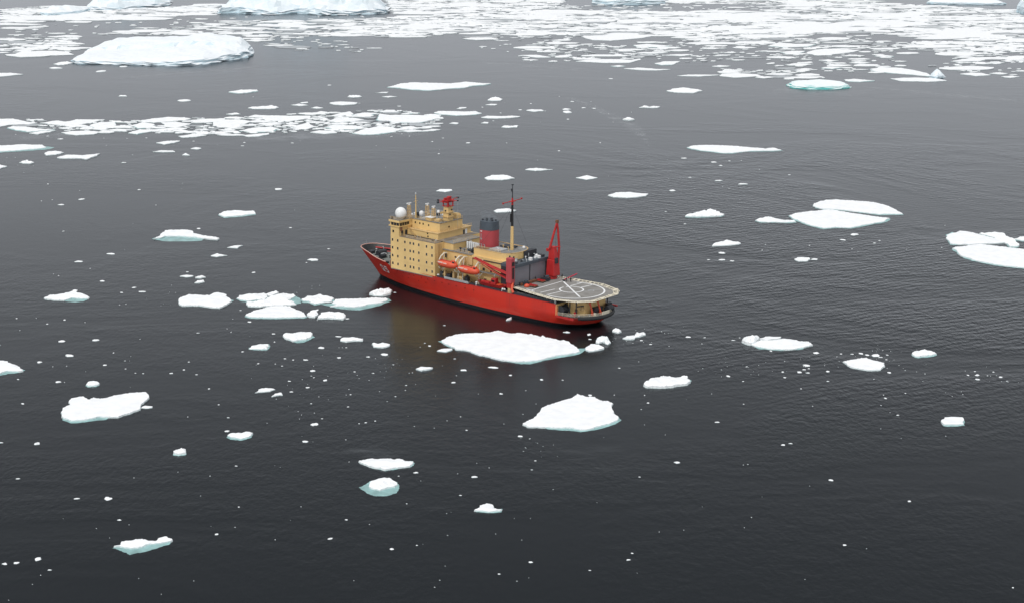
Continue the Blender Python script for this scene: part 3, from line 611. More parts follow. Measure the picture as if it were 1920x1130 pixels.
for i, (view, pts) in enumerate(BAND):
    pp = [full(view, p) for p in P(pts)]
    if view in ('M1', 'M2'):
        us = sum(p[0] for p in pp) / len(pp)
        if us < 230: lab, grp = 'white floe in the left third of the broken ice band across the upper left', 'floes in the left third of the broken band'
        elif us < 560: lab, grp = 'white floe in the middle of the broken ice band across the upper left', 'floes in the middle of the broken band'
        else: lab, grp = 'white floe in the right end of the broken ice band across the upper left', 'floes in the right end of the broken band'
    elif view == 'T4':
        lab, grp = 'larger white floe along the near edge of the pack ice at upper right', 'larger floes along the near edge of the pack at upper right'
    else:
        lab, grp = 'larger white floe along the near edge of the pack ice at upper centre', 'larger floes along the near edge of the pack at upper centre'
    place_floe(pp, 0.75, 0.2, 'ice_floe', lab, .5 if i % 3 == 0 else 0, 400 + i, group=grp, fine=2)
    COUNT += 1

# chunks: built one by one, the largest as things of their own
def chunk_mesh(w, rng, tiny=False):
    """w metres wide, low, knobbly"""
    n = 7 if tiny else 11
    asp = rng.uniform(0.45, 1.1)
    pl = []
    ph = rng.uniform(0, 6.28)
    for k in range(n):
        t = 2 * math.pi * k / n
        r = 0.5 * w * (1 + rng.uniform(-.3, .15) + 0.15 * math.sin(2 * t + ph))
        pl.append((r * math.cos(t), r * math.sin(t) * asp * 1.1))
    h = min(0.8, 0.085 * w + 0.06)
    lo = [(x * 1.08, y * 1.08, -0.25) for x, y in pl]
    e1 = [(x, y, h * rng.uniform(.15, .6)) for x, y in pl]
    e2 = [(x * .62 + rng.uniform(-.06, .06) * w, y * .62, h * rng.uniform(.5, 1.2)) for x, y in pl]
    c = [(rng.uniform(-.1, .1) * w, 0, h * rng.uniform(.8, 1.2))]
    V = lo + e1 + e2 + c
    F = []
    for a in (0, 1):
        for k in range(n):
            F.append((a * n + k, a * n + (k + 1) % n, (a + 1) * n + (k + 1) % n, (a + 1) * n + k))
    for k in range(n): F.append((2 * n + k, 2 * n + (k + 1) % n, 3 * n))
    return V, F

def describe(u, v, w):
    best = None
    for a, b, nk, ra, rb in NICK:
        dx, dy = u - a, (v - b) * 1.6
        d = math.hypot(max(0, abs(dx) - ra), max(0, abs(dy) - rb * 1.6))
        if best is None or d < best[0]: best = (d, dx, dy, nk)
    d, dx, dy, nk = best
    ang = math.degrees(math.atan2(dy, dx))
    if -30 <= ang < 30: dr = 'right of'
    elif 30 <= ang < 70: dr = 'below and right of'
    elif 70 <= ang < 110: dr = 'below'
    elif 110 <= ang < 150: dr = 'below and left of'
    elif ang >= 150 or ang < -150: dr = 'left of'
    elif -150 <= ang < -110: dr = 'above and left of'
    elif -110 <= ang < -70: dr = 'above'
    else: dr = 'above and right of'
    far = 'close ' if d < 25 else ('' if d < 90 else 'far ')
    sz = 'tiny' if w < 5 else ('small' if w < 9 else 'bigger')
    return f'{sz} ice chunk {far}{dr} {nk}'

ALLC = []
for view, s in CHUNKS:
    q = [float(t) for t in s.split()]
    for a, b, w in zip(q[::3], q[1::3], q[2::3]):
        u, v = full(view, (a, b))
        ALLC.append((u, v, w / VIEW[view][2]))
ALLC.sort(key=lambda t: -t[2])
labs = {}
N_IND = 300 - COUNT - 45
stuffV, stuffF, stuffM = [], [], []
for i, (u, v, w) in enumerate(ALLC):
    rng = random.Random(900 + i)
    x, y = sea(u, v, 0.1)
    D = math.hypot(x, y)
    wm = w * math.hypot(D, CAM_H) / F_PX * (0.90 if w > 7 else (0.78 if w > 4.5 else .62))
    V, F = chunk_mesh(wm, rng, w < 5)
    if i < N_IND:
        lb = describe(u, v, w)
        labs.setdefault(lb, []).append(None)
        o = mesh_obj('ice_chunk', V, F, M_FLOE)
        o.location = (x, y, 0)
        tag(o, lb, 'ice chunk', lb.replace(' ice chunk', ' ice chunks'))
    else:
        b0 = len(stuffV)
        stuffV += [(a + x, b + y, c) for a, b, c in V]; stuffF += [tuple(b0 + k for k in f) for f in F]

# ---------------------------------------------------------------- pack ice beyond, spread by cover
ZONES = [  # outline in survey points, cover, median floe width
    ('0 18 110 10 170 14 240 18 410 8 410 26 300 31 240 37 100 40 0 44', .93, 28),
    ('0 46 60 43 90 46 60 54 0 58', .45, 30),
    ('60 44 230 39 340 36 420 30 470 30 470 36 330 50 240 60 60 68 0 66', .10, 16),
    ('0 72 120 68 240 61 330 50 480 38 560 36 700 36 900 24 1000 20 1000 60 760 70 620 68 560 72 480 80 240 72 150 96 60 105 0 100', .72, 26),
    ('725 0 1060 0 1040 12 960 20 880 24 740 27', .88, 22),
    ('480 29 740 29 700 36 500 42', .12, 12),
    ('640 37 960 22 960 60 820 62 760 68 640 66', .82, 30),
    ('960 8 1080 12 1060 18 960 24', .7, 20),
    ('960 20 1300 22 1440 22 1440 62 1300 66 1120 70 1000 62 960 60', .93, 34),
    ('1050 8 1250 8 1440 12 1440 20 1200 24 1040 20', .22, 14),
    ('1240 0 1640 0 1640 8 1440 9 1250 7', .75, 22),
    ('1440 8 1640 6 1740 10 1860 18 1920 20 1920 30 1640 24 1560 30 1440 24', .75, 24),
    ('1440 10 1620 22 1590 30 1440 30', .35, 16),
    ('1440 30 1600 28 1920 26 1920 78 1800 76 1660 64 1560 62 1440 76', .95, 36),
    ('1300 66 1440 62 1440 84 1340 86 1280 76', .8, 26),
    ('1560 63 1650 64 1640 75 1570 76', .1, 10),
    ('960 62 1090 66 1060 78 1000 80 900 76 830 72', .35, 20),
    ('1000 78 1180 84 1250 92 1240 112 1150 118 1000 104', .42, 22),
    ('1190 82 1290 74 1430 84 1440 110 1300 118 1240 108', .30, 22),
    ('1440 76 1560 70 1700 80 1680 98 1560 100 1440 104', .5, 24),
    ('1700 78 1920 78 1920 98 1780 102 1700 92', .85, 28),
    ('1700 98 1770 98 1720 118 1650 120', .08, 12),
    ('1780 100 1920 98 1920 118 1800 122', .6, 26),
    ('1440 104 1640 100 1700 118 1680 138 1500 134 1440 126', .32, 22),
    ('1740 118 1920 116 1920 142 1760 132', .30, 22),
    ('1330 128 1500 132 1560 146 1480 150 1380 142', .65, 24),
    ('0 222 60 224 130 228 240 226 310 220 420 222 580 212 640 210 740 206 826 215 822 238 750 248 660 250 580 244 480 254 350 252 240 247 170 249 60 240 0 236', .66, 26),
    ('480 74 600 74 720 84 700 100 560 96 480 86', .16, 16),
    ('830 80 1000 84 1000 114 900 96', .12, 16),
    ('1000 104 1120 118 1080 122 980 118', .12, 14),
    ('0 102 140 104 130 116 0 112', .12, 22),
]
GW, GH = 1960, 268
occ = np.zeros((GH * 2, GW), dtype=bool)        # half-pixel rows
def rast(poly):
    ys = [p[1] * 2 for p in poly]
    y0, y1 = max(0, int(min(ys))), min(GH * 2 - 1, int(max(ys)) + 1)
    rows = []
    for yy in range(y0, y1 + 1):
        xs = []
        for i in range(len(poly)):
            a, b = poly[i], poly[(i + 1) % len(poly)]
            ay, by = a[1] * 2, b[1] * 2
            if (ay > yy) != (by > yy):
                xs.append(a[0] + (yy - ay) / (by - ay) * (b[0] - a[0]))
        xs.sort()
        for k in range(0, len(xs) - 1, 2):
            q0, q1 = max(0, int(xs[k])), min(GW, int(xs[k + 1]) + 1)
            if q1 > q0: rows.append((yy, q0, q1))
    return rows
for view, pts in BAND:
    for yy, a, b in rast([full(view, p) for p in P(pts)]): occ[yy, a:b] = True
for blk in ('138 118 150 66 470 66 470 122 330 124', '410 0 725 0 725 28 410 28'):
    for yy, a, b in rast(P(blk)): occ[yy, a:b] = True
PACK = []
rng = random.Random(5)
for zi, (zs, cover, medw) in enumerate(ZONES):
    zp = P(zs)
    cells = rast(zp)
    zone = np.zeros_like(occ)
    for yy, a, b in cells: zone[yy, a:b] = True
    target = cover * zone.sum()
    x0, x1 = min(p[0] for p in zp), max(p[0] for p in zp)
    y0, y1 = min(p[1] for p in zp), max(p[1] for p in zp)
    have = (occ & zone).sum()
    medw *= 1.25
    cover *= .90
    sizes = [3.2, 2.2, 1.4, .9, .5, .3]
    tries = 0
    for s_i, sf in enumerate(sizes):
        fails = 0
        goal = target * (0.36, 0.58, 0.75, 0.88, 0.96, 1.0)[s_i]
        while have < goal and fails < 900 and tries < 26000:
            tries += 1
            cx_, cy_ = rng.uniform(x0, x1), rng.uniform(y0, y1)
            iy, ix = int(cy_ * 2), int(cx_)
            if not (0 <= iy < GH * 2 and 0 <= ix < GW) or not zone[iy, ix] or occ[iy, ix]:
                fails += 1; continue
            w = medw * sf * rng.uniform(.7, 1.3)
            dep = PITCH + math.atan((cy_ - 565) / F_PX)
            hh = w * math.sin(dep) * rng.uniform(.26, .80)
            hh = max(hh, 0.7)
            n = rng.randint(7, 11)
            sk = rng.uniform(-.5, .5)
            pl = []
            for k in range(n):
                t = 2 * math.pi * (k + rng.uniform(-.3, .3)) / n
                r = rng.uniform(.75, 1.12)
                a, b = math.cos(t) * r * w / 2, math.sin(t) * r * hh / 2
                pl.append((cx_ + a + sk * b * 2, cy_ + b))
            rows = rast(pl)
            tot = sum(b - a for _, a, b in rows)
            if not tot: fails += 1; continue
            hit = sum(int(occ[yy, a:b].sum()) for yy, a, b in rows)
            lim = 0.12 if cover < .45 else (0.42 if cover > .63 else .22)
            if hit > lim * tot: fails += 1; continue
            for yy, a, b in rows: occ[yy, a:b] = True
            have += tot - hit
            PACK.append((w * hh, pl, zi, cx_, cy_))
PACK.sort(key=lambda t: -t[0])
n_pack_ind = 45
for i, (_, pl, zi, cx_, cy_) in enumerate(PACK):
    rg = random.Random(3000 + i)
    hh = rg.uniform(.25, .6)
    W = [sea(u, v, hh * .5) for u, v in pl]
    W = fractal(W, 0.10, 1, rg)
    mx = sum(p[0] for p in W) / len(W); my = sum(p[1] for p in W) / len(W)
    if area(W) < 0: W = W[::-1]
    n = len(W)
    V = [(x, y, -0.3) for x, y in W] + [(x, y, hh * rg.uniform(.75, 1)) for x, y in W] + \
        [(mx + (x - mx) * .8, my + (y - my) * .8, hh * rg.uniform(.9, 1.5)) for x, y in W] + [(mx, my, hh * 1.2)]
    F = [(k, (k + 1) % n, n + (k + 1) % n, n + k) for k in range(n)] + [(n + k, n + (k + 1) % n, 2 * n + (k + 1) % n, 2 * n + k) for k in range(n)] + \
        [(2 * n + k, 2 * n + (k + 1) % n, 3 * n) for k in range(n)]
    if i < n_pack_ind:
        o = mesh_obj('ice_floe', V, F, M_FLOE, origin=(mx, my))
        if cy_ > 190: lab = 'pale floe wedged between others in the broken ice band across the upper left'
        elif cx_ < 500: lab = 'one of the wide floes in the far pack ice at the top left'
        elif cx_ < 960: lab = 'one of the wide floes in the far pack ice left of the top centre'
        elif cx_ < 1440: lab = 'one of the wide floes in the far pack ice right of the top centre'
        else: lab = 'one of the wide floes in the far pack ice at the top right'
        tag(o, lab, 'ice floe', lab.replace('one of the ', '').replace('pale floe', 'pale floes'))
    else:
        b0 = len(stuffV)
        stuffV += V; stuffF += [tuple(b0 + k for k in f) for f in F]
        stuffM += [0] * (len(stuffF) - len(stuffM) - len(F)) + [1 if rg.random() < .16 else 0] * len(F)
# crumbs too fine to count, in loose drifts
rng = random.Random(11)
DRIFT = [(880, 640, 60, 12, 30), (560, 760, 60, 40, 30), (760, 690, 60, 14, 50), (1010, 840, 40, 25, 26), (1370, 690, 60, 14, 40), (1520, 690, 70, 20, 40), (1660, 672, 40, 10, 36), (1850, 710, 50, 20, 26),
         (640, 700, 90, 40, 60), (330, 560, 60, 25, 30), (1240, 620, 60, 8, 30), (1180, 640, 30, 5, 26), (900, 300, 120, 30, 40), (1050, 215, 120, 20, 40), (480, 268, 120, 8, 40), (1300, 320, 80, 30, 30),
         (250, 700, 240, 90, 120), (700, 820, 260, 100, 110), (1300, 800, 300, 120, 90), (400, 1000, 380, 90, 90), (1200, 1000, 420, 90, 80), (300, 400, 280, 60, 90), (1500, 480, 200, 40, 60), (1160, 280, 160, 40, 50),
         (1760, 690, 100, 20, 40), (60, 300, 60, 20, 26), (780, 90, 200, 12, 80), (1250, 145, 200, 12, 60), (560, 545, 40, 16, 20), (1640, 655, 50, 8, 40), (230, 60, 200, 10, 60)]
for (cu, cv, su, sv, k) in DRIFT:
    for _ in range(int(k * (.4 if su < 80 else .1))):
        u, v = rng.gauss(cu, su * .6), rng.gauss(cv, sv * .6)
        x, y = sea(u, v, 0)
        V, F = chunk_mesh(rng.choice((.10, .12, .16, .22)) * (1 + y / 1100), rng, True)
        b0 = len(stuffV)
        stuffV += [(a + x, b + y, c) for a, b, c in V]; stuffF += [tuple(b0 + q for q in f) for f in F]
o = mesh_obj('brash_ice', stuffV, stuffF, M_FLOE)
o.data.materials.append(mat('thin_grey_ice', (.40, .43, .45), .5, 0, .2, .1))
stuffM += [0] * (len(stuffF) - len(stuffM))
o.data.polygons.foreach_set('material_index', stuffM)
tag(o, 'countless small floes and crumbs of pack ice, thickest along the far top', 'brash ice', kind='stuff')
print('ICE floes', COUNT, 'chunks', len(ALLC), 'pack', len(PACK), 'verts', len(stuffV))

# ---------------------------------------------------------------- icebergs
def berg(pts, h, dome, relief, label, seed, material=M_BERG, name='iceberg', spacing=None, edge_w=4.0, nscale=.05, ridge=0.0, splay=1.0, frac=.07, rings=4, wj=.8, hfun=None):
    rng = random.Random(seed)
    W = [sea(u, v, 0) for u, v in P(pts)]
    poly = fractal(W, frac, 2, rng)
    mx = sum(p[0] for p in W) / len(W); my = sum(p[1] for p in W) / len(W)
    V, F = slab(poly, h, rng, lump=relief, dome=dome, edge_w=edge_w, spacing=spacing, base=-1.0, splay=splay, nscale=nscale, ridge=ridge, rings=rings, wj=wj, hfun=hfun)
    o = mesh_obj(name, V, F, material, origin=(mx, my))
    return tag(o, label, 'iceberg')
berg('138 117 150 120 200 121 270 122 330 124 380 121 430 113 462 108 468 102 466 94 440 86 400 81 350 79 300 78 250 80 210 84 185 92 160 103', 6.0, 6.5, 1.3,
     'large low snow covered iceberg with a grey blue cliff on its right, at upper left', 21, spacing=3.5, edge_w=7, nscale=.03, ridge=1.6, splay=3.0, frac=.12, hfun=lambda s, t: .5 + 1.0 * max(0, s - .45) ** .8 + (.25 if t > .4 else 0))
berg('415 26 450 25 480 27 520 28 560 25 600 29 640 28 690 27 724 24 720 12 690 6 620 3 540 2 470 3 430 10', 7, 26, 9,
     'tall pale blue iceberg with fissured cliffs, cut off by the top edge left of centre', 22, spacing=5.5, edge_w=45, nscale=.025, ridge=26, splay=5, frac=.14)
berg('162 18 190 20 225 19 270 15 308 11 318 5 290 0 240 -3 200 2 175 8', 4, 15, 5,
     'pale blue iceberg at the top left with a ragged low cliff', 23, spacing=6, edge_w=30, nscale=.03, ridge=14, splay=4, frac=.14)
berg('76 28 90 30 120 28 150 25 168 21 150 19 110 21 85 24', 3.5, 2.5, 1.2, 'low blue grey ice tongue lying left of the top left iceberg', 24, spacing=7, edge_w=8, nscale=.03, ridge=2)
berg('1112 7 1150 10 1200 9 1245 7 1240 -1 1170 -4 1120 -2', 7, 12, 3, 'pale blue tabular iceberg cut by the top edge right of centre', 25, spacing=12, edge_w=20, nscale=.02, ridge=4, splay=2)
berg('1738 7 1760 9 1800 9 1860 10 1886 9 1870 6 1800 2 1750 1', 3.0, 8, 1.5, 'wedge shaped white iceberg sloping down to the right at the top right', 26, spacing=9, edge_w=26, nscale=.02)
berg('1906 24 1918 28 1950 27 1950 16 1915 15', 12, 4, 3, 'small steep blue white iceberg at the right edge near the top', 27, spacing=5, edge_w=5, nscale=.05, ridge=3)
berg('1480 161 1492 166 1530 168 1572 167 1590 164 1575 157 1540 154 1500 155 1486 157', 2.2, .25, .25, 'small iceberg with a bright turquoise side at the near edge of the pack', 28, material=M_TEAL, spacing=4, edge_w=3, nscale=.10, ridge=.5, frac=.14, splay=2.6, wj=.35)
berg('1743 146 1757 149 1770 145 1765 141 1748 141', 2.4, 1.2, .9, 'small pale knob of ice standing on a floe at the upper right', 29, spacing=2.2, edge_w=3, nscale=.15, ridge=2)

# thin slush drawn out in streaks on the water: real, very thin, half melted sheets
def slush_material():
    m = bpy.data.materials.new('thin_slush'); m.use_nodes = True
    n, l = m.node_tree.nodes, m.node_tree.links
    b = n['Principled BSDF']; b.inputs['Base Color'].default_value = (.50, .53, .56, 1); b.inputs['Roughness'].default_value = .5
    g = n.new('ShaderNodeNewGeometry'); no = n.new('ShaderNodeTexNoise'); no.inputs['Scale'].default_value = .09; no.inputs['Detail'].default_value = 7
    l.new(g.outputs['Position'], no.inputs['Vector'])
    at = n.new('ShaderNodeAttribute'); at.attribute_name = 'edge'
    r = n.new('ShaderNodeMapRange'); r.inputs[1].default_value = .38; r.inputs[2].default_value = .68; r.inputs[3].default_value = 0.02; r.inputs[4].default_value = .32
    l.new(no.outputs[0], r.inputs[0])
    k = n.new('ShaderNodeMath'); k.operation = 'MULTIPLY'; l.new(r.outputs[0], k.inputs[0]); l.new(at.outputs['Fac'], k.inputs[1]); l.new(k.outputs[0], b.inputs['Alpha'])
    return m
M_SLUSH = slush_material()
def slush(spine, label):
    """spine: (u, v, half height in survey px) along the streak"""
    V, F, E = [], [], []
    K = 7
    pts = P3(spine)
    seg = []
    for (u0, v0, w0), (u1, v1, w1) in zip(pts, pts[1:]):
        for k in range(5): t = k / 5; seg.append((u0 + (u1 - u0) * t, v0 + (v1 - v0) * t, w0 + (w1 - w0) * t))
    seg.append(pts[-1])
    for i, (u, v, w) in enumerate(seg):
        for j in range(K):
            x, y = sea(u, v + (j - (K - 1) / 2) / ((K - 1) / 2) * w, 0)
            V.append((x, y, .02)); E.append(math.sin(math.pi * j / (K - 1)) * min(1, i / 2, (len(seg) - 1 - i) / 2))
    for i in range(len(seg) - 1):
        for j in range(K - 1): F.append((i * K + j, (i + 1) * K + j, (i + 1) * K + j + 1, i * K + j + 1))
    me = bpy.data.meshes.new('slush_streak'); me.from_pydata(V, [], F); me.materials.append(M_SLUSH)
    at = me.attributes.new('edge', 'FLOAT', 'POINT'); at.data.foreach_set('value', E)
    o = bpy.data.objects.new('slush_streak', me); COL.objects.link(o)
    tag(o, label, None, None, 'stuff')
def P3(s):
    q = [float(t) for t in s.split()]
    return list(zip(q[::3], q[1::3], q[2::3]))
slush('1060 180 3 1100 196 5 1135 214 8 1170 228 12 1200 246 16 1220 272 10', 'pale slush streak trailing right and down past the conical floe')
slush('890 117 2 960 121 5 1030 126 6 1110 135 3', 'pale slush streak under the pack ice at upper centre')
slush('1580 165 2 1660 166 4 1740 174 4 1830 182 4 1920 190 3', 'pale slush streak right of the turquoise sided iceberg')
slush('430 262 4 540 257 8 640 254 7 730 250 9 815 250 5', 'pale slush below the broken ice band')
slush('1440 172 6 1480 168 9 1560 173 10 1640 178 5', 'pale slush round the turquoise sided iceberg')
slush('0 262 5 90 256 5 200 248 4', 'pale slush at the left edge below the broken ice band')
slush('200 150 3 300 140 4 420 132 3 500 124 2', 'pale slush streaks below the large snowy iceberg')
# ------------------------------------------------------------------ the ship (local frame: x toward the bow, y to port, z up)
SHIP_LABEL = 'red and yellow icebreaker with a helicopter deck, lying among the floes'
ship = empty('icebreaker_ship', (34.316, 536.425, 0), math.pi - R_(39.857))
tag(ship, SHIP_LABEL, 'ship')

M_RED = mat('hull_red_paint', (0.60, 0.032, 0.016), .55, 0, .20, .12, .03, .5, streak=(1, 1, 4))
M_RED2 = mat('crane_red_paint', (0.44, 0.018, 0.018), .5, 0, .15, .5)
M_FUN = mat('funnel_red_paint', (0.42, 0.055, 0.065), .55, 0, .10, .3)
M_BOOT = mat('black_boot_topping', (0.006, 0.007, 0.010), .5)
M_YEL = mat('buff_yellow_paint', (0.72, 0.505, 0.215), .6, 0, .12, .18, .02, 1.0, streak=(1, 1, .35))
M_YEL2 = mat('weathered_buff_paint', (0.60, 0.42, 0.20), .65, 0, .25, .5, .03, 2)
M_GRN = mat('grey_green_deck', (0.17, 0.185, 0.175), .8, 0, .35, .35, .02, 2)
M_GREY = mat('grey_deck', (0.21, 0.21, 0.205), .85, 0, .30, .25, .02, 2)
M_HELI = mat('helideck_grey', (0.225, 0.215, 0.20), .85, 0, .25, .3)
M_DOOR = mat('hangar_door_grey', (0.19, 0.19, 0.215), .6, 0, .08, .3)
M_DARK = mat('dark_steel', (0.030, 0.034, 0.042), .6, 0, .3, .6)
M_SLATE = mat('slate_grey_paint', (0.060, 0.078, 0.098), .55, 0, .2, .4)
M_GLASS = mat('window_glass', (0.012, 0.013, 0.016), .12)
M_WHITE = mat('white_paint', (0.78, 0.79, 0.79), .5, 0, .06, .5)
M_CREAM = mat('cream_frame_paint', (0.66, 0.61, 0.49), .6, 0, .15, 1)
M_ORG = mat('orange_lifeboat_paint', (0.66, 0.088, 0.038), .5, 0, .12, .6)
M_BLACK = mat('black_paint', (0.008, 0.008, 0.009), .5)
M_RUST = mat('rust_brown', (0.20, 0.085, 0.045), .8, 0, .3, 1)
M_LGREY = mat('light_grey_paint', (0.38, 0.40, 0.41), .6, 0, .2, .8)

def interp(t, x):
    if x <= t[0][0]: return t[0][1]
    for (a, b), (c, d) in zip(t, t[1:]):
        if x <= c: return b + (d - b) * (x - a) / (c - a) if c > a else d
    return t[-1][1]
T_DECK = [(0, 0), (.15, 1.8), (.5, 3.3), (1.2, 5.0), (2.2, 6.7), (4, 8.7), (7, 10.7), (10, 11.8), (14.3, 12.6), (92, 12.6), (96, 12.55), (99, 12.2), (103, 11.1), (107, 9.6), (110, 8.1), (113, 6.8), (116, 5.5), (118, 4.4), (119.2, 3.2), (119.9, 2.0), (120.2, 0)]
T_WAT = [(7, 0), (7.6, 2.6), (9, 5.5), (11, 7.8), (14, 9.6), (18, 10.8), (28, 12.0), (40, 12.35), (56, 12.1), (66, 11.3), (76, 9.9), (86, 8.2), (96, 5.8), (104, 3.4), (109, 1.6), (112, 0)]
T_RAIL = [(0, 4.4), (14.2, 4.4), (14.3, 8.45), (94, 8.75), (96.6, 8.8), (97.6, 9.95), (103, 10.4), (110, 10.8), (121, 11.25)]
def xs_(z): return 8.0 - 6.5 * min(1.0, max(0.0, z) / 4.4) ** .6
def deck_y(x): return interp(T_DECK, max(0, x - 1.5) / 118.7 * 120.2)
def xb_(z): return 112.0 + 8.2 * (max(z, -.5) / 11.0)
def hb(u, z):
    bd, bw = interp(T_DECK, u * 120.2), interp(T_WAT, 7 + u * 105)
    zf = 4.4 if u < .3 else (4.4 + 6.0 * min(1, (u - .3) / .45))
    t = min(1.0, max(0.0, z) / zf)
    return bw + (bd - bw) * t
def hull_pt(u, z, side=1, off=0.0):
    x = xs_(z) + u * (xb_(z) - xs_(z))
    return (x, side * (hb(u, z) + off), z)
def hull_at(x, z, side=1, off=0.05):
    u = (x - xs_(z)) / (xb_(z) - xs_(z))
    return (x, side * (hb(u, z) + off), z)

US = [0, .0012, .004, .010, .018, .033, .058, .083, .1073, .1078, .14, .18, .24, .3, .4, .5, .6, .7, .76, .80, .803, .812, .825, .84, .86, .88, .9, .915, .93, .945, .96, .972, .982, .99, .996, 1.0]
def loft(mb, zf, u0, u1, mi, levels):
    us = [u for u in US if u0 - 1e-6 <= u <= u1 + 1e-6]
    for side in (1, -1):
        vs = []
        for u in us:
            for z in zf(u): vs.append(hull_pt(u, z, side))
        m = levels
        fs = []
        for i in range(len(us) - 1):
            for k in range(m - 1):
                fs.append((i * m + k, (i + 1) * m + k, (i + 1) * m + k + 1, i * m + k + 1))
        mb.add(vs, fs, mi)
RAILZ = lambda u: interp(T_RAIL, 1.5 + u * 118.7)
hullb = MB()
loft(hullb, lambda u: [-2, -.6, .6, 1.15], 0, 1, 1, 4)
loft(hullb, lambda u: [1.15, 2.2, 3.3, 4.4], 0, 1, 0, 4)
loft(hullb, lambda u: [4.4 + (RAILZ(u) - 4.4) * k / 5 for k in range(6)], .1078, 1, 0, 6)
def hull_paint():
    m = bpy.data.materials.new('hull_plating'); m.use_nodes = True
    n, l = m.node_tree.nodes, m.node_tree.links
    b = n['Principled BSDF']; b.inputs['Roughness'].default_value = .5
    tc = n.new('ShaderNodeTexCoord')
    def nz(scale, st, det=6):
        mp = n.new('ShaderNodeMapping'); mp.inputs['Scale'].default_value = st
        k = n.new('ShaderNodeTexNoise'); k.inputs['Scale'].default_value = scale; k.inputs['Detail'].default_value = det
        l.new(tc.outputs['Object'], mp.inputs[0]); l.new(mp.outputs[0], k.inputs['Vector']); return k.outputs[0]
    def mr(x, a, b_, c_, d):
        r = n.new('ShaderNodeMapRange'); r.inputs[1].default_value = a; r.inputs[2].default_value = b_; r.inputs[3].default_value = c_; r.inputs[4].default_value = d
        l.new(x, r.inputs[0]); return r.outputs[0]
    def mix(fac, A, B):
        k = n.new('ShaderNodeMix'); k.data_type = 'RGBA'
        l.new(fac, k.inputs['Factor'])
        for s, q in (('A', A), ('B', B)):
            if isinstance(q, tuple): k.inputs[s].default_value = (*q, 1)
            else: l.new(q, k.inputs[s])
        return k.outputs['Result']
    def mul(x, y):
        k = n.new('ShaderNodeMath'); k.operation = 'MULTIPLY'; l.new(x, k.inputs[0]); l.new(y, k.inputs[1]); return k.outputs[0]
    base = mix(mr(nz(.10, (1, 1, 1)), .4, .62, 0, 1), (.62, .030, .014), (.50, .030, .020))
    sep = n.new('ShaderNodeSeparateXYZ'); l.new(tc.outputs['Object'], sep.inputs[0])
    # ice scraped band low on the side, rust runs below the deck edge
    low = mr(sep.outputs['Z'], 1.2, 4.6, 1, 0)
    base = mix(mul(low, mr(nz(.35, (.35, 1, 2.2)), .48, .66, 0, .55)), base, (.60, .11, .075))
    base = mix(mul(mr(sep.outputs['Z'], 3.0, 8.0, 0, 1), mr(nz(.9, (1.4, 1, .10)), .60, .74, 0, .55)), base, (.22, .035, .018))
    bk = n.new('ShaderNodeTexBrick'); bk.inputs['Scale'].default_value = 1.0; bk.inputs['Mortar Size'].default_value = .02; bk.inputs['Brick Width'].default_value = 6.0; bk.inputs['Row Height'].default_value = 1.9
    mp = n.new('ShaderNodeMapping'); mp.inputs['Rotation'].default_value = (math.pi / 2, 0, 0); l.new(tc.outputs['Object'], mp.inputs[0]); l.new(mp.outputs[0], bk.inputs['Vector'])
    sc = n.new('ShaderNodeMath'); sc.operation = 'MULTIPLY'; sc.inputs[1].default_value = .45; l.new(bk.outputs['Fac'], sc.inputs[0])
    base = mix(sc.outputs[0], base, (.34, .02, .012))
    l.new(base, b.inputs['Base Color'])
    return m
M_HULL = hull_paint()
hull = hullb.build('hull', [M_HULL, M_BOOT], ship)
_bm = bmesh.new(); _bm.from_mesh(hull.data); bmesh.ops.remove_doubles(_bm, verts=_bm.verts, dist=.001); bmesh.ops.recalc_face_normals(_bm, faces=_bm.faces)
_bm.to_mesh(hull.data); _bm.free()
hull.data.polygons.foreach_set('use_smooth', [True] * len(hull.data.polygons))
try: hull.data.set_sharp_from_angle(angle=R_(30))
except Exception: pass

def plan(x0, x1, inset=.12, z=8.6, n=40):
    """deck outline following the hull between two stations"""
    L = []
    for k in range(n + 1):
        x = x0 + (x1 - x0) * k / n
        L.append((x, max(0.02, deck_y(x) - inset)))
    return L + [(a, -b) for a, b in L[::-1]]
MB().prism(plan(1.8, 14.2), 4.0, 4.32).build('aft_deck', M_GRN, ship)
MB().prism(plan(14.35, 94), 8.0, 8.3).build('main_deck', M_GREY, ship)
_fd = [hull_pt(u, 8.75, 1, -.25) for u in US if u > .79] 
_fd = [(94.05, 12.3, 8.75)] + [(x, max(y, .02), z) for x, y, z in _fd if x > 94.1]
MB().prism([(x, y) for x, y, z in _fd] + [(x, -y) for x, y, z in _fd[::-1]], 8.45, 8.75).build('foredeck', M_GRN, ship)
# inner face of the bulwark, black, and its pale cap rail
b = MB()
for side in (1, -1):
    vs, fs = [], []
    us = [u for u in US if u > .81]
    for u in us:
        z1 = RAILZ(u) - .02
        p1 = hull_pt(u, z1, side); p0 = hull_pt(u, 8.75, side)
        vs += [(p1[0] - (.25 if u > .97 else 0), p1[1] - side * min(.28, abs(p1[1])), z1), (p0[0] - (.6 if u > .97 else 0), p0[1] - side * min(.35, abs(p0[1])), 8.7)]
    for i in range(len(us) - 1): fs.append((2 * i, 2 * i + 2, 2 * i + 3, 2 * i + 1))
    b.add(vs, fs)
b.build('bulwark_lining', M_BLACK, ship)
b = MB()
for side in (1, -1):
    b.tube([(lambda p: (p[0], p[1], p[2] + .03))(hull_pt(u, RAILZ(u), side, -.1)) for u in US if u > .81], .17, 6)
b.build('cap_rail', mat('faded_pink_rail', (.62, .36, .30), .6), ship)
b = MB()
for side in (1, -1):
    b.tube([hull_at(x, interp(T_RAIL, x) - .02, side, .02) for x in (14.6, 20, 30, 40, 50, 60, 70, 80, 90, 95.8)], .10, 6)
b.build('gunwale_moulding', M_RED2, ship)
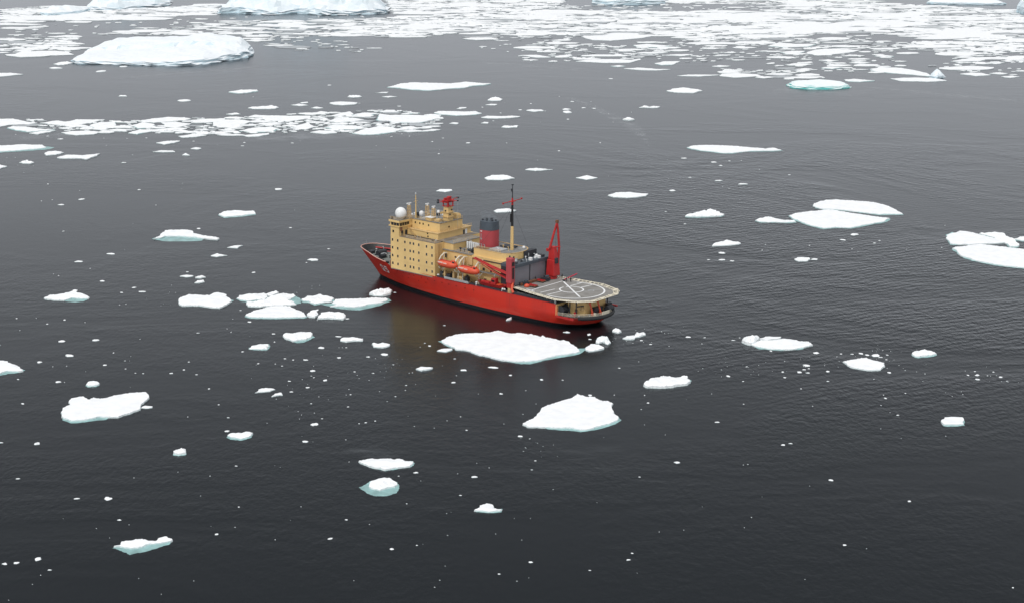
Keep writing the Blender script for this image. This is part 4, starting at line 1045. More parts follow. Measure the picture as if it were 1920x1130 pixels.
# black rubber fender round the stern
b = MB()
pts = [(x, deck_y(x)) for x in (6.8, 5.4, 4.2, 3.4, 2.6, 2.0, 1.7, 1.55)]
pts = pts + [(a, -c) for a, c in pts[:-1][::-1]]
b.tube([(a + .15, c * .985, 4.0) for a, c in pts], .68, 10)
b.build('stern_fender', mat('black_rubber', (.020, .022, .024), .8), ship, smooth=True)
MB().box(6.5, 14.2, 12.3, 13.0, 4.0, 4.55).box(6.5, 14.2, -13.0, -12.3, 4.0, 4.55).build('rubbing_strake', M_RED2, ship)

# hull number painted on both bows: strokes laid on the plating
def strokes(lines, x0, z0, w, h, side, name, m, thick=.34):
    mb = MB()
    for ln in lines:
        for (a, b_), (c, d) in zip(ln, ln[1:]):
            L = math.hypot((c - a) * w, (d - b_) * h)
            nx, nz = -(d - b_) * h / L * thick / 2, (c - a) * w / L * thick / 2
            ex, ez = (c - a) * w / L * thick * .4, (d - b_) * h / L * thick * .4
            q = []
            for (s, t, e1) in ((a, b_, -1), (c, d, 1)):
                for sg in (1, -1):
                    X = s * w + nx * sg + ex * e1; Z = t * h + nz * sg + ez * e1
                    q.append(hull_at(x0 - X, z0 + Z, side, .06))
            mb.add([q[0], q[1], q[3], q[2]], [(0, 1, 2, 3)])
    return mb.build(name, m, ship)
DQ = [[(.25, 1), (.75, 1), (1, .75), (1, .3), (.75, 0), (.25, 0), (0, .3), (0, .75), (.25, 1)], [(.55, .35), (1.05, -.08)]]
D5 = [[(.95, 1), (.1, 1), (.05, .55), (.7, .6), (1, .38), (.9, .08), (.5, 0), (0, .08)]]
for side in (1, -1):
    strokes(DQ, 104.0, 4.7, 1.7, 2.5, side, 'pennant_letter', M_WHITE, .55)
    strokes(D5, 100.7, 4.7, 1.7, 2.5, side, 'pennant_number', M_WHITE, .55)
# ship's name near the stem is too worn to read: a short row of small pale marks
b = MB()
for i in range(7):
    x = 112.2 - i * .75
    q = [hull_at(x, 8.0, 1, .05), hull_at(x - .4, 8.0, 1, .05), hull_at(x - .4, 8.45, 1, .05), hull_at(x, 8.45, 1, .05)]
    b.add(q, [(0, 1, 2, 3)])
b.build('faded_name_marks', mat('faded_lettering', (.55, .16, .14), .6), ship)

# portholes and small openings in the plating
def porthole(x, z, side, r=.22):
    p = hull_at(x, z, side, .04)
    mb = MB(); n = 8
    mb.add([(p[0] + r * math.cos(k * math.pi / 4), hull_at(p[0] + r * math.cos(k * math.pi / 4), z + r * math.sin(k * math.pi / 4), side, .045)[1], z + r * math.sin(k * math.pi / 4)) for k in range(n)], [tuple(range(n))])
    return mb.build('porthole', mat_port, hull)
mat_port = mat('porthole_glass', (.10, .008, .008), .3)
for x in (95.5, 92.2, 88.9, 85.6, 83, 78.8, 75.5, 71.8, 68, 64.5, 60.8, 56.5, 52.2): porthole(x, 6.9, 1)
for x in (90, 86.8, 81, 77): porthole(x, 5.2, 1)

# ---- superstructure
def window(parent, x0, x1, y0, y1, z0, z1, m=None):
    """a recessed looking dark pane with a thin frame; boxes stand 3 cm proud of the wall"""
    return MB().box(x0, x1, y0, y1, z0, z1).build('window', m or M_GLASS, parent)

blk = MB().box(71.4, 93.9, -12.58, 12.58, 11.75, 20.95).box(71.4, 93.9, -12.52, 12.52, 8.3, 11.75).build('accommodation_block', M_YEL, ship)
cols = [92.9, 90.2, 86.5, 83.8, 82.1, 79.4, 75.5, 72.75]
rows = [19.35, 16.35, 13.35, 10.3]
w0 = None
for j, z in enumerate(rows):
    for x in cols:
        for side in (1, -1):
            if side == -1 and j > 2: continue
            yy = (12.58 if j < 3 else 12.52)
            if w0 is None:
                f = MB().box(-.42, .42, -.02, .02, -.55, .55, 1).box(-.34, .34, -.05, .05, -.48, .48, 0)
                w0 = f.build('window', [M_GLASS, mat('pale_halo_paint', (.74, .60, .38), .6)], blk)  # pale surround painted in for the bright halo round each pane
                o = w0
            else:
                o = w0.copy(); COL.objects.link(o); o.parent = blk
            o.location = (x, yy * side, z)
# the forward wing section that carries the bridge
fw = MB().box(89.6, 93.9, -12.55, 12.55, 20.95, 24.5).build('wheelhouse_base', M_YEL, ship)
MB().box(92.1, 92.9, 12.5, 12.62, 22.2, 23.1).build('window', M_GLASS, fw)
MB().box(89.45, 89.62, 8.2, 9.2, 21.0, 23.0).build('door', M_DARK, fw)
MB().box(89.45, 89.62, 10.4, 11.3, 21.0, 23.0).build('door', M_DARK, fw)
br = MB().prism([(89.2, -12.9), (94.6, -12.9), (94.6, 12.9), (89.2, 12.9)], 24.5, 24.85).prism([(89.2, -12.9), (94.6, -12.9), (94.6, 12.9), (89.2, 12.9)], 26.15, 26.9).box(89.35, 94.2, -12.5, 12.5, 24.85, 26.15).build('bridge', M_YEL, ship)
for i, y in enumerate((11.8, 10.5, 9.2, 7.9)):
    MB().box(89.2, 89.38, y - .48, y + .48, 24.95, 26.05).build('window', M_GLASS, br)
for x in (90.2, 91.6, 93.0):
    MB().box(x - .6, x + .6, 12.45, 12.56, 24.95, 26.05).build('window', M_GLASS, br)
for k in range(12):
    y = -11 + k * 2
    MB().box(94.1, 94.26, y - .8, y + .8, 24.95, 26.05).build('window', M_GLASS, br)
MB().box(89.4, 94.3, -12.6, 12.6, 26.9, 27.0).build('bridge_roof', M_GREY, ship)
MB().box(89.05, 89.5, 11.2, 11.9, 22.9, 24.5).build('side_light_board', M_RUST, ship)
# deckhouses stepping up behind the bridge
t2 = MB().prism([(74.6, 7.3), (76.6, 7.8), (89.6, 7.8), (89.6, -11.0), (74.6, -11.0)], 20.95, 23.4).build('deckhouse', M_YEL, ship)
MB().prism([(74.2, 7.6), (76.4, 8.1), (89.6, 8.1), (89.6, -11.3), (74.2, -11.3)], 23.4, 23.55).build('deckhouse_roof', M_YEL2, ship)
t1 = MB().box(75.2, 89.2, -6.9, 5.7, 23.55, 26.9).build('upper_deckhouse', M_YEL, ship)
MB().box(75.0, 89.2, -7.1, 5.9, 26.9, 27.05).build('upper_deckhouse_roof', M_GREY, ship)
for x, z in ((87.6, 25.6), (85.3, 25.6), (83.6, 25.6), (80.8, 25.5)):
    MB().box(x - .27, x + .27, 5.68, 5.76, z - .35, z + .35).build('window', M_GLASS, t1)
for x, z in ((79.4, 22.9), (79.2, 21.8)):
    MB().box(x - .3, x + .3, 7.78, 7.86, z - .3, z + .3).build('window', M_GLASS, t2)
MB().box(75.14, 75.22, .3, .9, 24.6, 25.2).build('window', M_GLASS, t1)
MB().box(74.55, 74.62, -7.6, -6.6, 21.0, 22.7).build('door', M_DARK, t2)
MB().box(74.55, 74.62, -8.9, -7.75, 21.0, 22.9).build('open_door', M_WHITE, t2)
# arch shaped stair and platform against the wing's after side
MB().tube([(89.0, 6.6, 21.0), (88.6, 6.6, 22.6), (88.0, 6.6, 23.5), (87.2, 6.6, 23.9), (86.2, 6.6, 23.3), (84.6, 6.6, 21.0)], .16, 6).build('stair_arch', M_YEL2, ship)
b = MB()
for k in range(9): b.box(84.6 + k * .42, 84.95 + k * .42, 8.0, 8.9, 21.0 + k * .3, 21.08 + k * .3)
b.build('stairway', M_YEL2, ship)
# walkway on the shoulder of the block, darker edge and rails
MB().box(71.45, 89.5, 8.2, 12.5, 20.95, 21.03).box(71.45, 74.5, -12.4, 8.2, 20.95, 21.03).build('shoulder_deck', mat('worn_brown_deck', (.20, .175, .15), .85, 0, .4, .4), ship)
MB().box(71.45, 89.3, 8.0, 8.55, 21.03, 21.2).build('drain_channel', M_DARK, ship)
def rail(pts, h=1.1, post=2.0, r=.045, name='railing', m=None, parent=None, bars=3):
    mb = MB()
    for k in range(1, bars + 1): mb.tube([(p[0], p[1], p[2] + h * k / bars) for p in pts], r, 4)
    for a, c in zip(pts, pts[1:]):
        a, c = Vector(a), Vector(c)
        n = max(1, int((c - a).length / post))
        for i in range(n + 1):
            q = a.lerp(c, i / n)
            mb.tube([q, q + Vector((0, 0, h))], r, 4)
    return mb.build(name, m or M_CREAM, parent or ship)
rail([(75.4, 5.8, 27.05), (89.2, 5.8, 27.05)], m=M_YEL2)
rail([(75.1, 5.8, 27.05), (75.1, -7.0, 27.05)], m=M_YEL2)
rail([(94.2, 12.4, 27.0), (89.5, 12.4, 27.0), (89.5, 6, 27.0)], m=M_YEL2)
rail([(74.3, 7.5, 23.55), (74.3, -11.2, 23.55)], m=M_YEL2)
# box lockers, roof gear
MB().box(79.8, 82.6, 3.0, 5.4, 27.05, 28.3).build('roof_locker', M_YEL, ship, bevel=.05)
MB().box(79.6, 82.8, 2.8, 5.6, 28.3, 28.4).build('locker_lid', M_WHITE, ship)
MB().box(77.0, 79.0, 2.2, 4.4, 27.05, 27.9).build('roof_locker', M_YEL2, ship, bevel=.05)
MB().box(75.6, 78.4, -6.6, -4.4, 27.05, 28.6).box(75.9, 78.1, -6.3, -4.7, 28.6, 29.0, 0).build('roof_locker', M_YEL, ship, bevel=.05)
MB().box(83.6, 86.4, 1.2, 4.6, 27.05, 27.45).build('roof_hatch', M_LGREY, ship)
for y in (8.6, 7.4, -4, -8): MB().lathe((91.2, y, 27.0), [(.45, 0), (.45, .5), (.3, .8), (.02, .85)], 10).build('roof_vent', M_LGREY, ship, smooth=True)
# big white radome and small one
rd = MB().lathe((91.4, 9.6, 27.0), [(1.1, 0), (1.1, .55), (1.5, .6), (1.85, 1.0), (2.08, 1.7), (2.12, 2.3), (1.98, 3.0), (1.6, 3.7), (1.05, 4.15), (.5, 4.38), (.05, 4.45)], 28).build('radome', M_WHITE, ship, smooth=True)
MB().lathe((87.0, 3.0, 27.05), [(.5, 0), (.35, .7), (.75, 1.0), (.9, 1.6), (.8, 2.2), (.45, 2.6), (.03, 2.72)], 18).build('small_radome', M_WHITE, ship, smooth=True)
MB().box(87.6, 88.3, 3.5, 4.4, 27.05, 29.2).build('searchlight_housing', M_DARK, ship, bevel=.06)
MB().lathe((93.6, 12.0, 27.0), [(.35, 0), (.35, .9), (.1, 1.1)], 8).build('bridge_wing_lamp', M_DARK, ship)

def lattice(cx, cy, z0, z1, r0, r1, m, name, parent=None, bays=4, t=.11):
    mb = MB()
    for a in range(4):
        ca, sa = math.cos(a * math.pi / 2 + .78), math.sin(a * math.pi / 2 + .78)
        mb.tube([(cx + ca * r0, cy + sa * r0, z0), (cx + ca * r1, cy + sa * r1, z1)], t, 5)
        for k in range(bays):
            u0, u1 = k / bays, (k + 1) / bays
            cb, sb = math.cos((a + 1) * math.pi / 2 + .78), math.sin((a + 1) * math.pi / 2 + .78)
            ra, rb = r0 + (r1 - r0) * u0, r0 + (r1 - r0) * u1
            mb.tube([(cx + ca * ra, cy + sa * ra, z0 + (z1 - z0) * u0), (cx + cb * rb, cy + sb * rb, z0 + (z1 - z0) * u1)], t * .7, 4)
            mb.tube([(cx + ca * rb, cy + sa * rb, z0 + (z1 - z0) * u1), (cx + cb * rb, cy + sb * rb, z0 + (z1 - z0) * u1)], t * .7, 4)
    mb.box(cx - r1 * .8, cx + r1 * .8, cy - r1 * .8, cy + r1 * .8, z1, z1 + .12)
    return mb.build(name, m, parent or ship)
for (x, y, z1, w) in ((89.6, 7.0, 32.0, 1.9), (84.0, 3.0, 32.0, 1.4), (80.8, 3.0, 31.4, 1.4)):
    tw = lattice(x, y, 27.05, z1, .85, .6, M_YEL2, 'antenna_tower')
    MB().lathe((x, y, z1 + .12), [(.35, 0), (.35, .45), (.1, .5)], 8).box(x - .18, x + .18, y - w * .6, y + w * .6, z1 + .6, z1 + .98).build('radar_scanner', M_WHITE, tw)
MB().lathe((79.4, 1.8, 27.05), [(.12, 0), (.12, 2.6), (.55, 2.7), (.6, 3.2), (.4, 3.7), (.05, 3.8)], 10).build('antenna_dome', M_WHITE, ship, smooth=True)
# fore signal mast
fm = MB().tube([(88.0, 5.0, 27.0), (88.0, 5.0, 31.5), (88.0, 5.0, 36.2)], [.28, .22, .12], 8).build('signal_mast', M_YEL, ship)
MB().lathe((88.0, 5.0, 36.1), [(.3, 0), (.35, .3), (.2, .7), (.02, .8)], 8).build('mast_lamp', M_LGREY, fm)
MB().tube([(88.0, 3.8, 33.5), (88.0, 6.2, 33.5)], .07, 5).tube([(88, 5, 33.5), (86.8, 3.4, 29)], .03, 4).box(87.8, 88.2, 4.8, 5.2, 34.3, 34.7).build('signal_yard', M_YEL2, fm)
# radar tower: stout buff trunk, red lattice head with dark arms
rt = MB().prism([(74.9, -1.5), (77.6, -1.5), (77.6, 1.5), (74.9, 1.5)], 27.05, 32.6, top=[(75.1, -1.3), (77.3, -1.3), (77.3, 1.3), (75.1, 1.3)]).build('radar_tower', M_YEL, ship, bevel=.1)
for z in (28.6, 30.4):
    MB().box(74.6, 77.9, -1.9, 1.9, z, z + .12).build('tower_platform', M_YEL2, rt)
for (x, y, z) in ((74.95, .4, 29.6), (74.95, -.6, 31.3), (76.2, 1.47, 31.0)):
    MB().lathe((x, y, z), [(.05, -.3), (.35, -.15), (.35, .15), (.05, .3)], 8).build('tower_lamp', M_DARK, rt)
hd = MB().box(74.7, 77.7, -1.8, 1.8, 32.6, 32.75)
for x in (75.1, 77.3):
    for y in (-1.4, 1.4): hd.box(x - .17, x + .17, y - .17, y + .17, 32.75, 34.6)
hd.box(74.9, 77.5, -1.9, 1.9, 34.6, 34.95).box(75.5, 76.6, -1.1, .3, 34.95, 36.2).box(76.4, 77.2, .2, 1.4, 34.95, 35.7).box(75.0, 77.4, -2.3, 2.3, 34.1, 34.3).box(75.0, 75.5, .8, 1.6, 34.95, 36.0)
hdo = hd.build('radar_head', M_RED2, rt)
MB().tube([(76.4, -5.6, 34.9), (76.2, 5.6, 34.7)], .13, 6).tube([(79.6, 1.8, 34.6), (73.0, -1.8, 34.8)], .12, 6).build('antenna_arm', M_RED2, rt)
MB().box(75.9, 76.6, 5.2, 5.9, 34.4, 35.1).box(76.0, 76.7, -5.9, -5.3, 34.6, 35.2).box(79.2, 79.9, 1.5, 2.1, 34.3, 34.9).box(72.8, 73.3, -2.1, -1.6, 34.5, 35.0).build('antenna_pod', M_DARK, rt)
MB().tube([(74.4, -3.4, 23.6), (74.4, -3.4, 36.0)], .05, 4).build('whip_antenna', M_LGREY, ship)

# core house aft of the block: lifeboat deck walls and the flat roof above them
core = MB().box(42.0, 71.38, -8.0, 8.0, 8.3, 18.2).build('midship_house', M_YEL, ship)
MB().box(57.2, 71.38, -9.4, 8.5, 18.2, 18.36).build('boat_deck_roof', M_GREY, ship)
t3 = MB().box(66.8, 71.3, -8.0, 7.5, 18.36, 20.8).build('after_deckhouse', M_YEL, ship)
MB().box(66.72, 66.84, -1.2, -.1, 18.4, 20.4).build('door', M_DARK, t3)
MB().box(66.72, 66.84, -2.6, -1.35, 18.4, 20.5).build('open_door', M_WHITE, t3)
MB().box(66.6, 71.3, -8.2, 7.7, 20.8, 20.92).build('after_deckhouse_roof', M_GREY, ship)
rail([(57.3, 8.4, 18.36), (66.6, 8.4, 18.36)], m=M_YEL2)
rail([(66.7, 7.6, 20.92), (66.7, -8.1, 20.92)], m=M_YEL2)
b = MB()
for k in range(7): b.tube([(65.4 - k * 1.05, 1.2, 18.5), (65.4 - k * 1.05, 1.2, 20.9)], .36, 10)
b.build('vent_trunk_row', M_WHITE, ship, smooth=False)
MB().box(58.6, 66, -.9, .8, 18.36, 20.5).build('vent_casing', M_LGREY, ship)
MB().lathe((58.4, 5.4, 18.36), [(.5, 0), (.5, 1.0), (.8, 1.2), (.8, 1.9), (.3, 2.1)], 10).box(59.2, 60.6, 4.6, 6.0, 18.36, 19.3).build('deck_winch', M_DARK, ship)
# wall detail on the boat deck side
for (x0, x1, z0, z1, mm, nm) in ((69.6, 70.4, 15.3, 17.3, M_DARK, 'door'), (64.8, 65.6, 15.9, 16.5, M_DARK, 'window'), (62.8, 63.4, 15.9, 16.5, M_DARK, 'window'), (56.6, 59.0, 14.6, 17.4, M_YEL2, 'locker'),
                                 (60.2, 62.0, 14.6, 17.2, M_YEL2, 'locker'), (51.0, 51.9, 13.4, 14.4, M_DARK, 'window'), (47.6, 48.4, 13.4, 14.2, M_DARK, 'window'), (58.8, 59.8, 8.4, 10.5, M_DARK, 'door'), (66.2, 67.2, 8.4, 10.5, M_DARK, 'door'),
                                 (50.2, 51.2, 8.4, 10.5, M_DARK, 'door')):
    MB().box(x0, x1, 7.96, 8.12 if nm != 'locker' else 8.6, z0, z1).build(nm, mm, core)
MB().box(42.0, 71.3, 8.0, 9.6, 13.0, 13.15).build('boat_gallery', M_GREY, ship)
MB().box(42.0, 57.1, 8.0, 8.35, 17.1, 17.35).build('wall_moulding', M_DARK, ship)
# upper house round the funnel with a rounded after end
arc = [(44.5 - 4.2 * math.sin(t), 7.0 * math.cos(t)) for t in [k * math.pi / 12 for k in range(13)]]
fh_poly = [(57.2, 7.0)] + arc + [(57.2, -7.0)]
fh = MB().prism(fh_poly, 18.2, 20.6).build('funnel_house', M_YEL, ship)
MB().prism([(x + .15 if x < 50 else x - .1, y * .95) for x, y in fh_poly], 20.6, 20.7).build('funnel_house_roof', M_GREY, ship)
rim = MB()
for (a, c) in zip(fh_poly, fh_poly[1:]):
    rim.tube([(a[0], a[1], 20.75), (c[0], c[1], 20.75)], .14, 5)
rim.build('coaming', M_YEL2, ship)
MB().box(46.4, 51.4, .6, 5.4, 20.7, 21.0).build('skylight', M_LGREY, ship, bevel=.05)
MB().box(46.2, 51.6, -4.8, -1.0, 20.7, 21.2).build('engine_hatch', M_DARK, ship, bevel=.05)
MB().box(52.2, 57.0, 4.4, 6.2, 20.7, 21.0).build('pipe_bundle', M_RUST, ship)
for x in (56.2, 55.0, 53.6): MB().tube([(x, 5.2, 20.7), (x, 5.2, 22.0), (x, 5.6, 22.3)], .16, 6).build('gooseneck_vent', M_LGREY, ship)
# funnel
def lens(x0, x1, hw, n=28):
    c, a = (x0 + x1) / 2, (x1 - x0) / 2
    return [(c + a * math.copysign(abs(math.cos(t)) ** .8, math.cos(t)), hw * math.copysign(abs(math.sin(t)) ** .75, math.sin(t))) for t in [2 * math.pi * k / n for k in range(n)]]
fn = MB().prism(lens(52.4, 59.2, 3.1), 20.6, 26.9).build('funnel', M_FUN, ship)
MB().prism(lens(52.3, 59.3, 3.2), 26.9, 30.0, top=[(x, y) for x, y in lens(52.6, 59.1, 3.0)]).build('funnel_cap', M_SLATE, fn)
b = MB()
for (x, y, h_, r) in ((58.2, 1.0, .5, .4), (57.6, -.6, .7, .45), (56.2, 1.0, .4, .35), (55.6, -1.0, .9, .5), (54.2, .3, .7, .4), (53.8, -1.2, .5, .3)):
    b.lathe((x, y, 29.95), [(r, 0), (r, h_), (r * .7, h_ + .05)], 10)
b.build('exhaust_pipe', M_DARK, fn)
# funnel badge: small white bird shape over a grey anchor
def on_funnel(x, z, off=.05):
    c, a = 55.8, 3.4
    t = max(-1, min(1, (x - c) / a))
    ct = abs(t) ** (1 / .8)
    return (x, 3.1 * max(0, 1 - ct * ct) ** .375 + off, z)
def badge(poly, nm, m):
    mb = MB(); q = [on_funnel(x, z) for x, z in poly]
    mb.add(q, [tuple(range(len(q)))]); mb.build(nm, m, fn)
badge([(57.9, 26.5), (57.5, 26.0), (57.2, 26.25), (56.9, 26.0), (56.5, 26.6), (56.9, 26.45), (57.2, 26.55), (57.5, 26.4)], 'emblem', M_WHITE)
badge([(57.35, 25.5), (57.05, 25.5), (57.05, 23.6), (56.7, 23.9), (56.6, 23.6), (57.2, 23.0), (57.8, 23.6), (57.7, 23.9), (57.35, 23.6)], 'emblem', M_LGREY)

# main mast
mm_ = MB().tube([(45, 0, 20.6), (45, 0, 29.5)], [.62, .5], 12).build('main_mast', M_YEL, ship, smooth=False)
MB().tube([(45, 0, 29.5), (45, 0, 37.3)], [.5, .38], 12).tube([(45.3, .6, 31), (45.3, .6, 34)], .2, 6).build('mast_black_section', M_BLACK, mm_)
MB().tube([(45, 0, 37.3), (45, 0, 39.8)], [.42, .3], 10).box(44.3, 45.7, -1.0, 1.0, 38.5, 38.7).build('mast_red_section', M_RED2, mm_)
MB().tube([(45, 0, 39.8), (45, 0, 44.8)], [.2, .12], 8).box(44.7, 45.3, -.3, .3, 44.4, 44.8).box(44.8, 45.3, .1, .5, 42.2, 43.2).build('topmast', M_DARK, mm_)
MB().tube([(45, -5.2, 38.75), (45, 5.2, 38.55)], .14, 6).box(44.8, 45.2, 4.9, 5.4, 38.2, 38.8).box(44.8, 45.2, -5.4, -4.9, 38.6, 39.2).build('yard', M_RED2, mm_)
b = MB()
for k in range(14): b.box(44.2, 44.3, -.25, .25, 21 + k * .6, 21.06 + k * .6)
b.build('mast_ladder', M_YEL2, mm_)

# ---- hangar
hg = MB().box(36.1, 42.0, -9.3, 9.6, 10.2, 17.0).build('hangar', M_DARK, ship)
MB().box(35.5, 42.0, -9.5, 9.8, 17.0, 18.0).build('hangar_lintel', M_SLATE, ship)
MB().box(35.95, 36.08, 1.0, 9.1, 10.6, 16.9).build('hangar_door', M_DOOR, hg)
MB().box(35.95, 36.08, -8.3, .3, 10.6, 16.9).build('hangar_door', M_DOOR, hg)
MB().box(35.5, 42.0, -8.6, 8.9, 18.0, 18.1).build('hangar_roof', M_SLATE, ship)
for (x, y, r, h_, mm) in ((38.5, -6.2, .55, 1.1, M_WHITE), (37.5, -4.2, .5, .9, M_WHITE), (39.6, -3.0, .8, .7, M_DARK), (37.2, -1.6, .35, 1.2, M_DARK), (39, 5.0, .6, .8, M_LGREY), (37.2, 6.8, .5, .6, M_DARK), (37.4, 3.6, .4, .9, M_DARK)):
    MB().lathe((x, y, 18.1), [(r, 0), (r, h_ * .6), (r * .7, h_ * .9), (.03, h_)], 10).build('roof_vent', mm, ship)
MB().box(36.6, 40.0, -8.6, -7.2, 18.1, 18.9).box(39.9, 41.9, -8.0, -1.0, 18.1, 20.6).build('roof_machinery', M_DARK, ship, bevel=.05)
MB().lathe((43, -4.4, 20.7), [(.3, 0), (.55, .3), (.5, .8), (.05, 1.1)], 12).build('antenna_dome', M_WHITE, ship, smooth=True)

# ---- flight deck
hp = [(36.0, 9.2), (33.5, 9.4), (26.2, 11.0), (14.3, 12.8), (7.0, 10.4), (3.6, 6.4), (3.6, -6.4), (7.0, -10.6), (14.3, -13.2), (26.2, -12.4), (36.0, -10.5)]
MB().prism(hp, 9.85, 10.3).build('flight_deck', M_HELI, ship)
# substructure
b = MB()
for x in (18, 22, 26, 30, 34):
    for y in (-11, 11): b.box(x - .15, x + .15, y * .95 - .15, y * .95 + .15, 8.3, 9.85)
for x in (8.2, 11.0):
    for y in (-9, 9): b.box(x - .15, x + .15, y - .15, y + .15, 4.3, 9.85)
b.box(14.4, 35.8, -7.0, 7.0, 8.3, 9.85)
b.build('deck_supports', M_DARK, ship)
def net_frames(pts, name):
    """safety net outriggers: a frame of pale bars with openings, all round the deck edge"""
    mb = MB()
    for a, c in zip(pts, pts[1:]):
        a, c = Vector((*a, 10.25)), Vector((*c, 10.25))
        d = (c - a); L = d.length; d.normalize()
        nrm = Vector((d.y, -d.x, 0))
        if nrm.dot(Vector(((a.x + c.x) / 2 - 19, (a.y + c.y) / 2, 0))) < 0: nrm = -nrm
        o1 = nrm * 1.6 + Vector((0, 0, .15))
        mb.tube([a, c], .17, 4); mb.tube([a + o1, c + o1], .17, 4)
        n = max(1, int(L / 1.5))
        for k in range(n + 1):
            q = a.lerp(c, k / n)
            mb.tube([q, q + o1], .15 if k % 3 else .34, 4)
    return mb.build(name, M_CREAM, ship)
net_frames(hp[:5], 'safety_net_frame'); net_frames(hp[4:7], 'safety_net_frame'); net_frames(hp[6:], 'safety_net_frame')
mk = MB()
def line(p, q, w, z=10.34):
    d = Vector((q[0] - p[0], q[1] - p[1])).normalized(); n = Vector((-d.y, d.x)) * w / 2
    mk.add([(p[0] + n.x, p[1] + n.y, z), (p[0] - n.x, p[1] - n.y, z), (q[0] - n.x, q[1] - n.y, z), (q[0] + n.x, q[1] + n.y, z)], [(0, 1, 2, 3)])
def arcline(cx, cy, r, a0, a1, w, z=10.35, n=40, ry=1.0):
    for k in range(n):
        t0, t1 = a0 + (a1 - a0) * k / n, a0 + (a1 - a0) * (k + 1) / n
        r0, r1 = r - w / 2, r + w / 2
        mk.add([(cx + rr * math.cos(t), cy + rr * ry * math.sin(t), z) for rr, t in ((r0, t0), (r1, t0), (r1, t1), (r0, t1))], [(0, 1, 2, 3)])
line((28.2, 9.0), (28.2, -9.6), .45); line((23.8, 9.6), (23.0, 2.4), .45, 10.336); line((21.8, -5.0), (21.4, -11.6), .45, 10.336)
line((20.2, 10.6), (19.4, 3.0), .45, 10.337); line((17.6, -5.2), (17.0, -11.4), .48, 10.337)
line((27.4, -8.2), (9.6, 5.2), .62, 10.345)
arcline(18.3, -1.2, 4.2, R_(-10), R_(335), .55, 10.35)
arcline(17.5, -.6, 11.4, R_(80), R_(300), .62, 10.355)
line((30.6, 9.0), (26.0, 10.0), .5, 10.338)
mk.build('deck_markings', M_WHITE, ship)
mk = MB()
arcline(12.2, -4.6, 1.0, 0, 6.28, .28, 10.34, 16); line((14.5, -1.5), (10.6, -8.6), .22); line((12.8, -1.2), (9.6, -2.6), .22, 10.336)
mk.build('worn_markings', M_LGREY, ship)
# outrigger frame sticking out at the after starboard corner
MB().tube([(7.2, -10.8, 10.4), (6.4, -12.4, 10.6), (3.6, -9.8, 10.6), (4.2, -7.4, 10.4)], .14, 5).build('net_outrigger', M_CREAM, ship)

# ---- stern working deck
MB().box(14.2, 14.45, -12.5, 12.5, 4.32, 8.3).build('stern_bulkhead', M_YEL, ship)
sh = MB().prism([(6.8, -6.0), (12.6, -8.0), (12.6, 8.0), (6.8, 6.0)], 4.32, 9.2).build('stern_house', M_YEL, ship)
MB().box(6.9, 8.2, 6.2, 6.75, 6.2, 7.4).build('locker', M_YEL2, sh)
MB().box(9.2, 10.0, 7.1, 7.45, 4.5, 6.4).build('door', M_RUST, sh)
MB().tube([(6.9, 6.4, 7.9), (9.6, 7.4, 7.2)], .2, 5).build('pipe', M_DARK, sh)
wd = MB().tube([(13.4, 8.6, 6.1), (13.4, 11.2, 6.1)], 1.35, 16).tube([(13.4, 8.4, 6.1), (13.4, 8.6, 6.1)], 1.7, 16).tube([(13.4, 11.2, 6.1), (13.4, 11.4, 6.1)], 1.7, 16).box(12.0, 14.1, 8.2, 11.6, 4.32, 4.7).build('mooring_winch', M_DARK, ship)
wd2 = MB().tube([(3.6, -5.6, 5.6), (3.6, -2.4, 5.6)], 1.1, 14).box(2.6, 4.8, -6, -2, 4.32, 4.6).build('towing_winch', M_DARK, ship)
MB().box(4.8, 6.4, -2.0, 2.8, 4.32, 6.6).box(5.0, 6.2, -7.6, -5.0, 4.32, 6.8).build('deck_machinery', M_DARK, ship, bevel=.08)
MB().box(5.2, 6.2, -7.0, -6.0, 4.32, 6.6).box(8.2, 9.0, 8.4, 9.4, 4.32, 5.9).build('red_capstan', M_RED2, ship, bevel=.1)
for (x, y) in ((5.3, 3.8), (4.6, .2)):
    MB().tube([(x + .9, y + .5, 9.6), (x + .5, y + .4, 8.2), (x + .1, y + .1, 6.6), (x - .2, y - .3, 4.4)], [.26, .3, .3, .42], 8).box(x - .9, x + .3, y - .7, y + .3, 4.3, 5.0).build('stern_davit', M_ORG, ship)
pts = [(13.8, 12.1), (10.5, 11.2), (8, 10.2), (5.6, 8.3), (3.9, 6.3), (2.7, 4.2), (2.2, 2.0)]
rail([(a, c, 4.35) for a, c in pts], h=1.15, post=1.6, r=.06, m=M_CREAM)
rail([(a, -c, 4.35) for a, c in pts[::-1]], h=1.15, post=1.6, r=.06, m=M_CREAM)
MB().box(2.0, 2.3, -2.0, 2.0, 4.32, 5.7).box(3.0, 4.0, 4.3, 4.55, 4.32, 5.6).build('stern_bulwark', M_CREAM, ship)
for (x, y) in ((9.6, 10.2), (6.8, 9.2), (4.4, 6.4), (3.4, -3.8)):
    MB().lathe((x, y, 4.32), [(.3, 0), (.3, .6), (.45, .7), (.05, .75)], 8).build('bollard', M_LGREY, ship)
rail([(14.6, 12.35, 8.35), (35.5, 12.35, 8.35)], h=1.1, post=1.2, r=.05, m=M_SLATE)
rail([(14.6, -12.35, 8.35), (70, -12.35, 8.35)], h=1.1, post=1.6, r=.05, m=M_LGREY)
MB().box(14.6, 15.0, 12.1, 12.5, 8.3, 9.6).build('rail_post', M_LGREY, ship)
MB().box(16, 35, 11.7, 11.85, 8.35, 9.1).build('under_deck_shade_panel', M_DARK, ship)  # added dark panel standing in for the shade of the open deck below

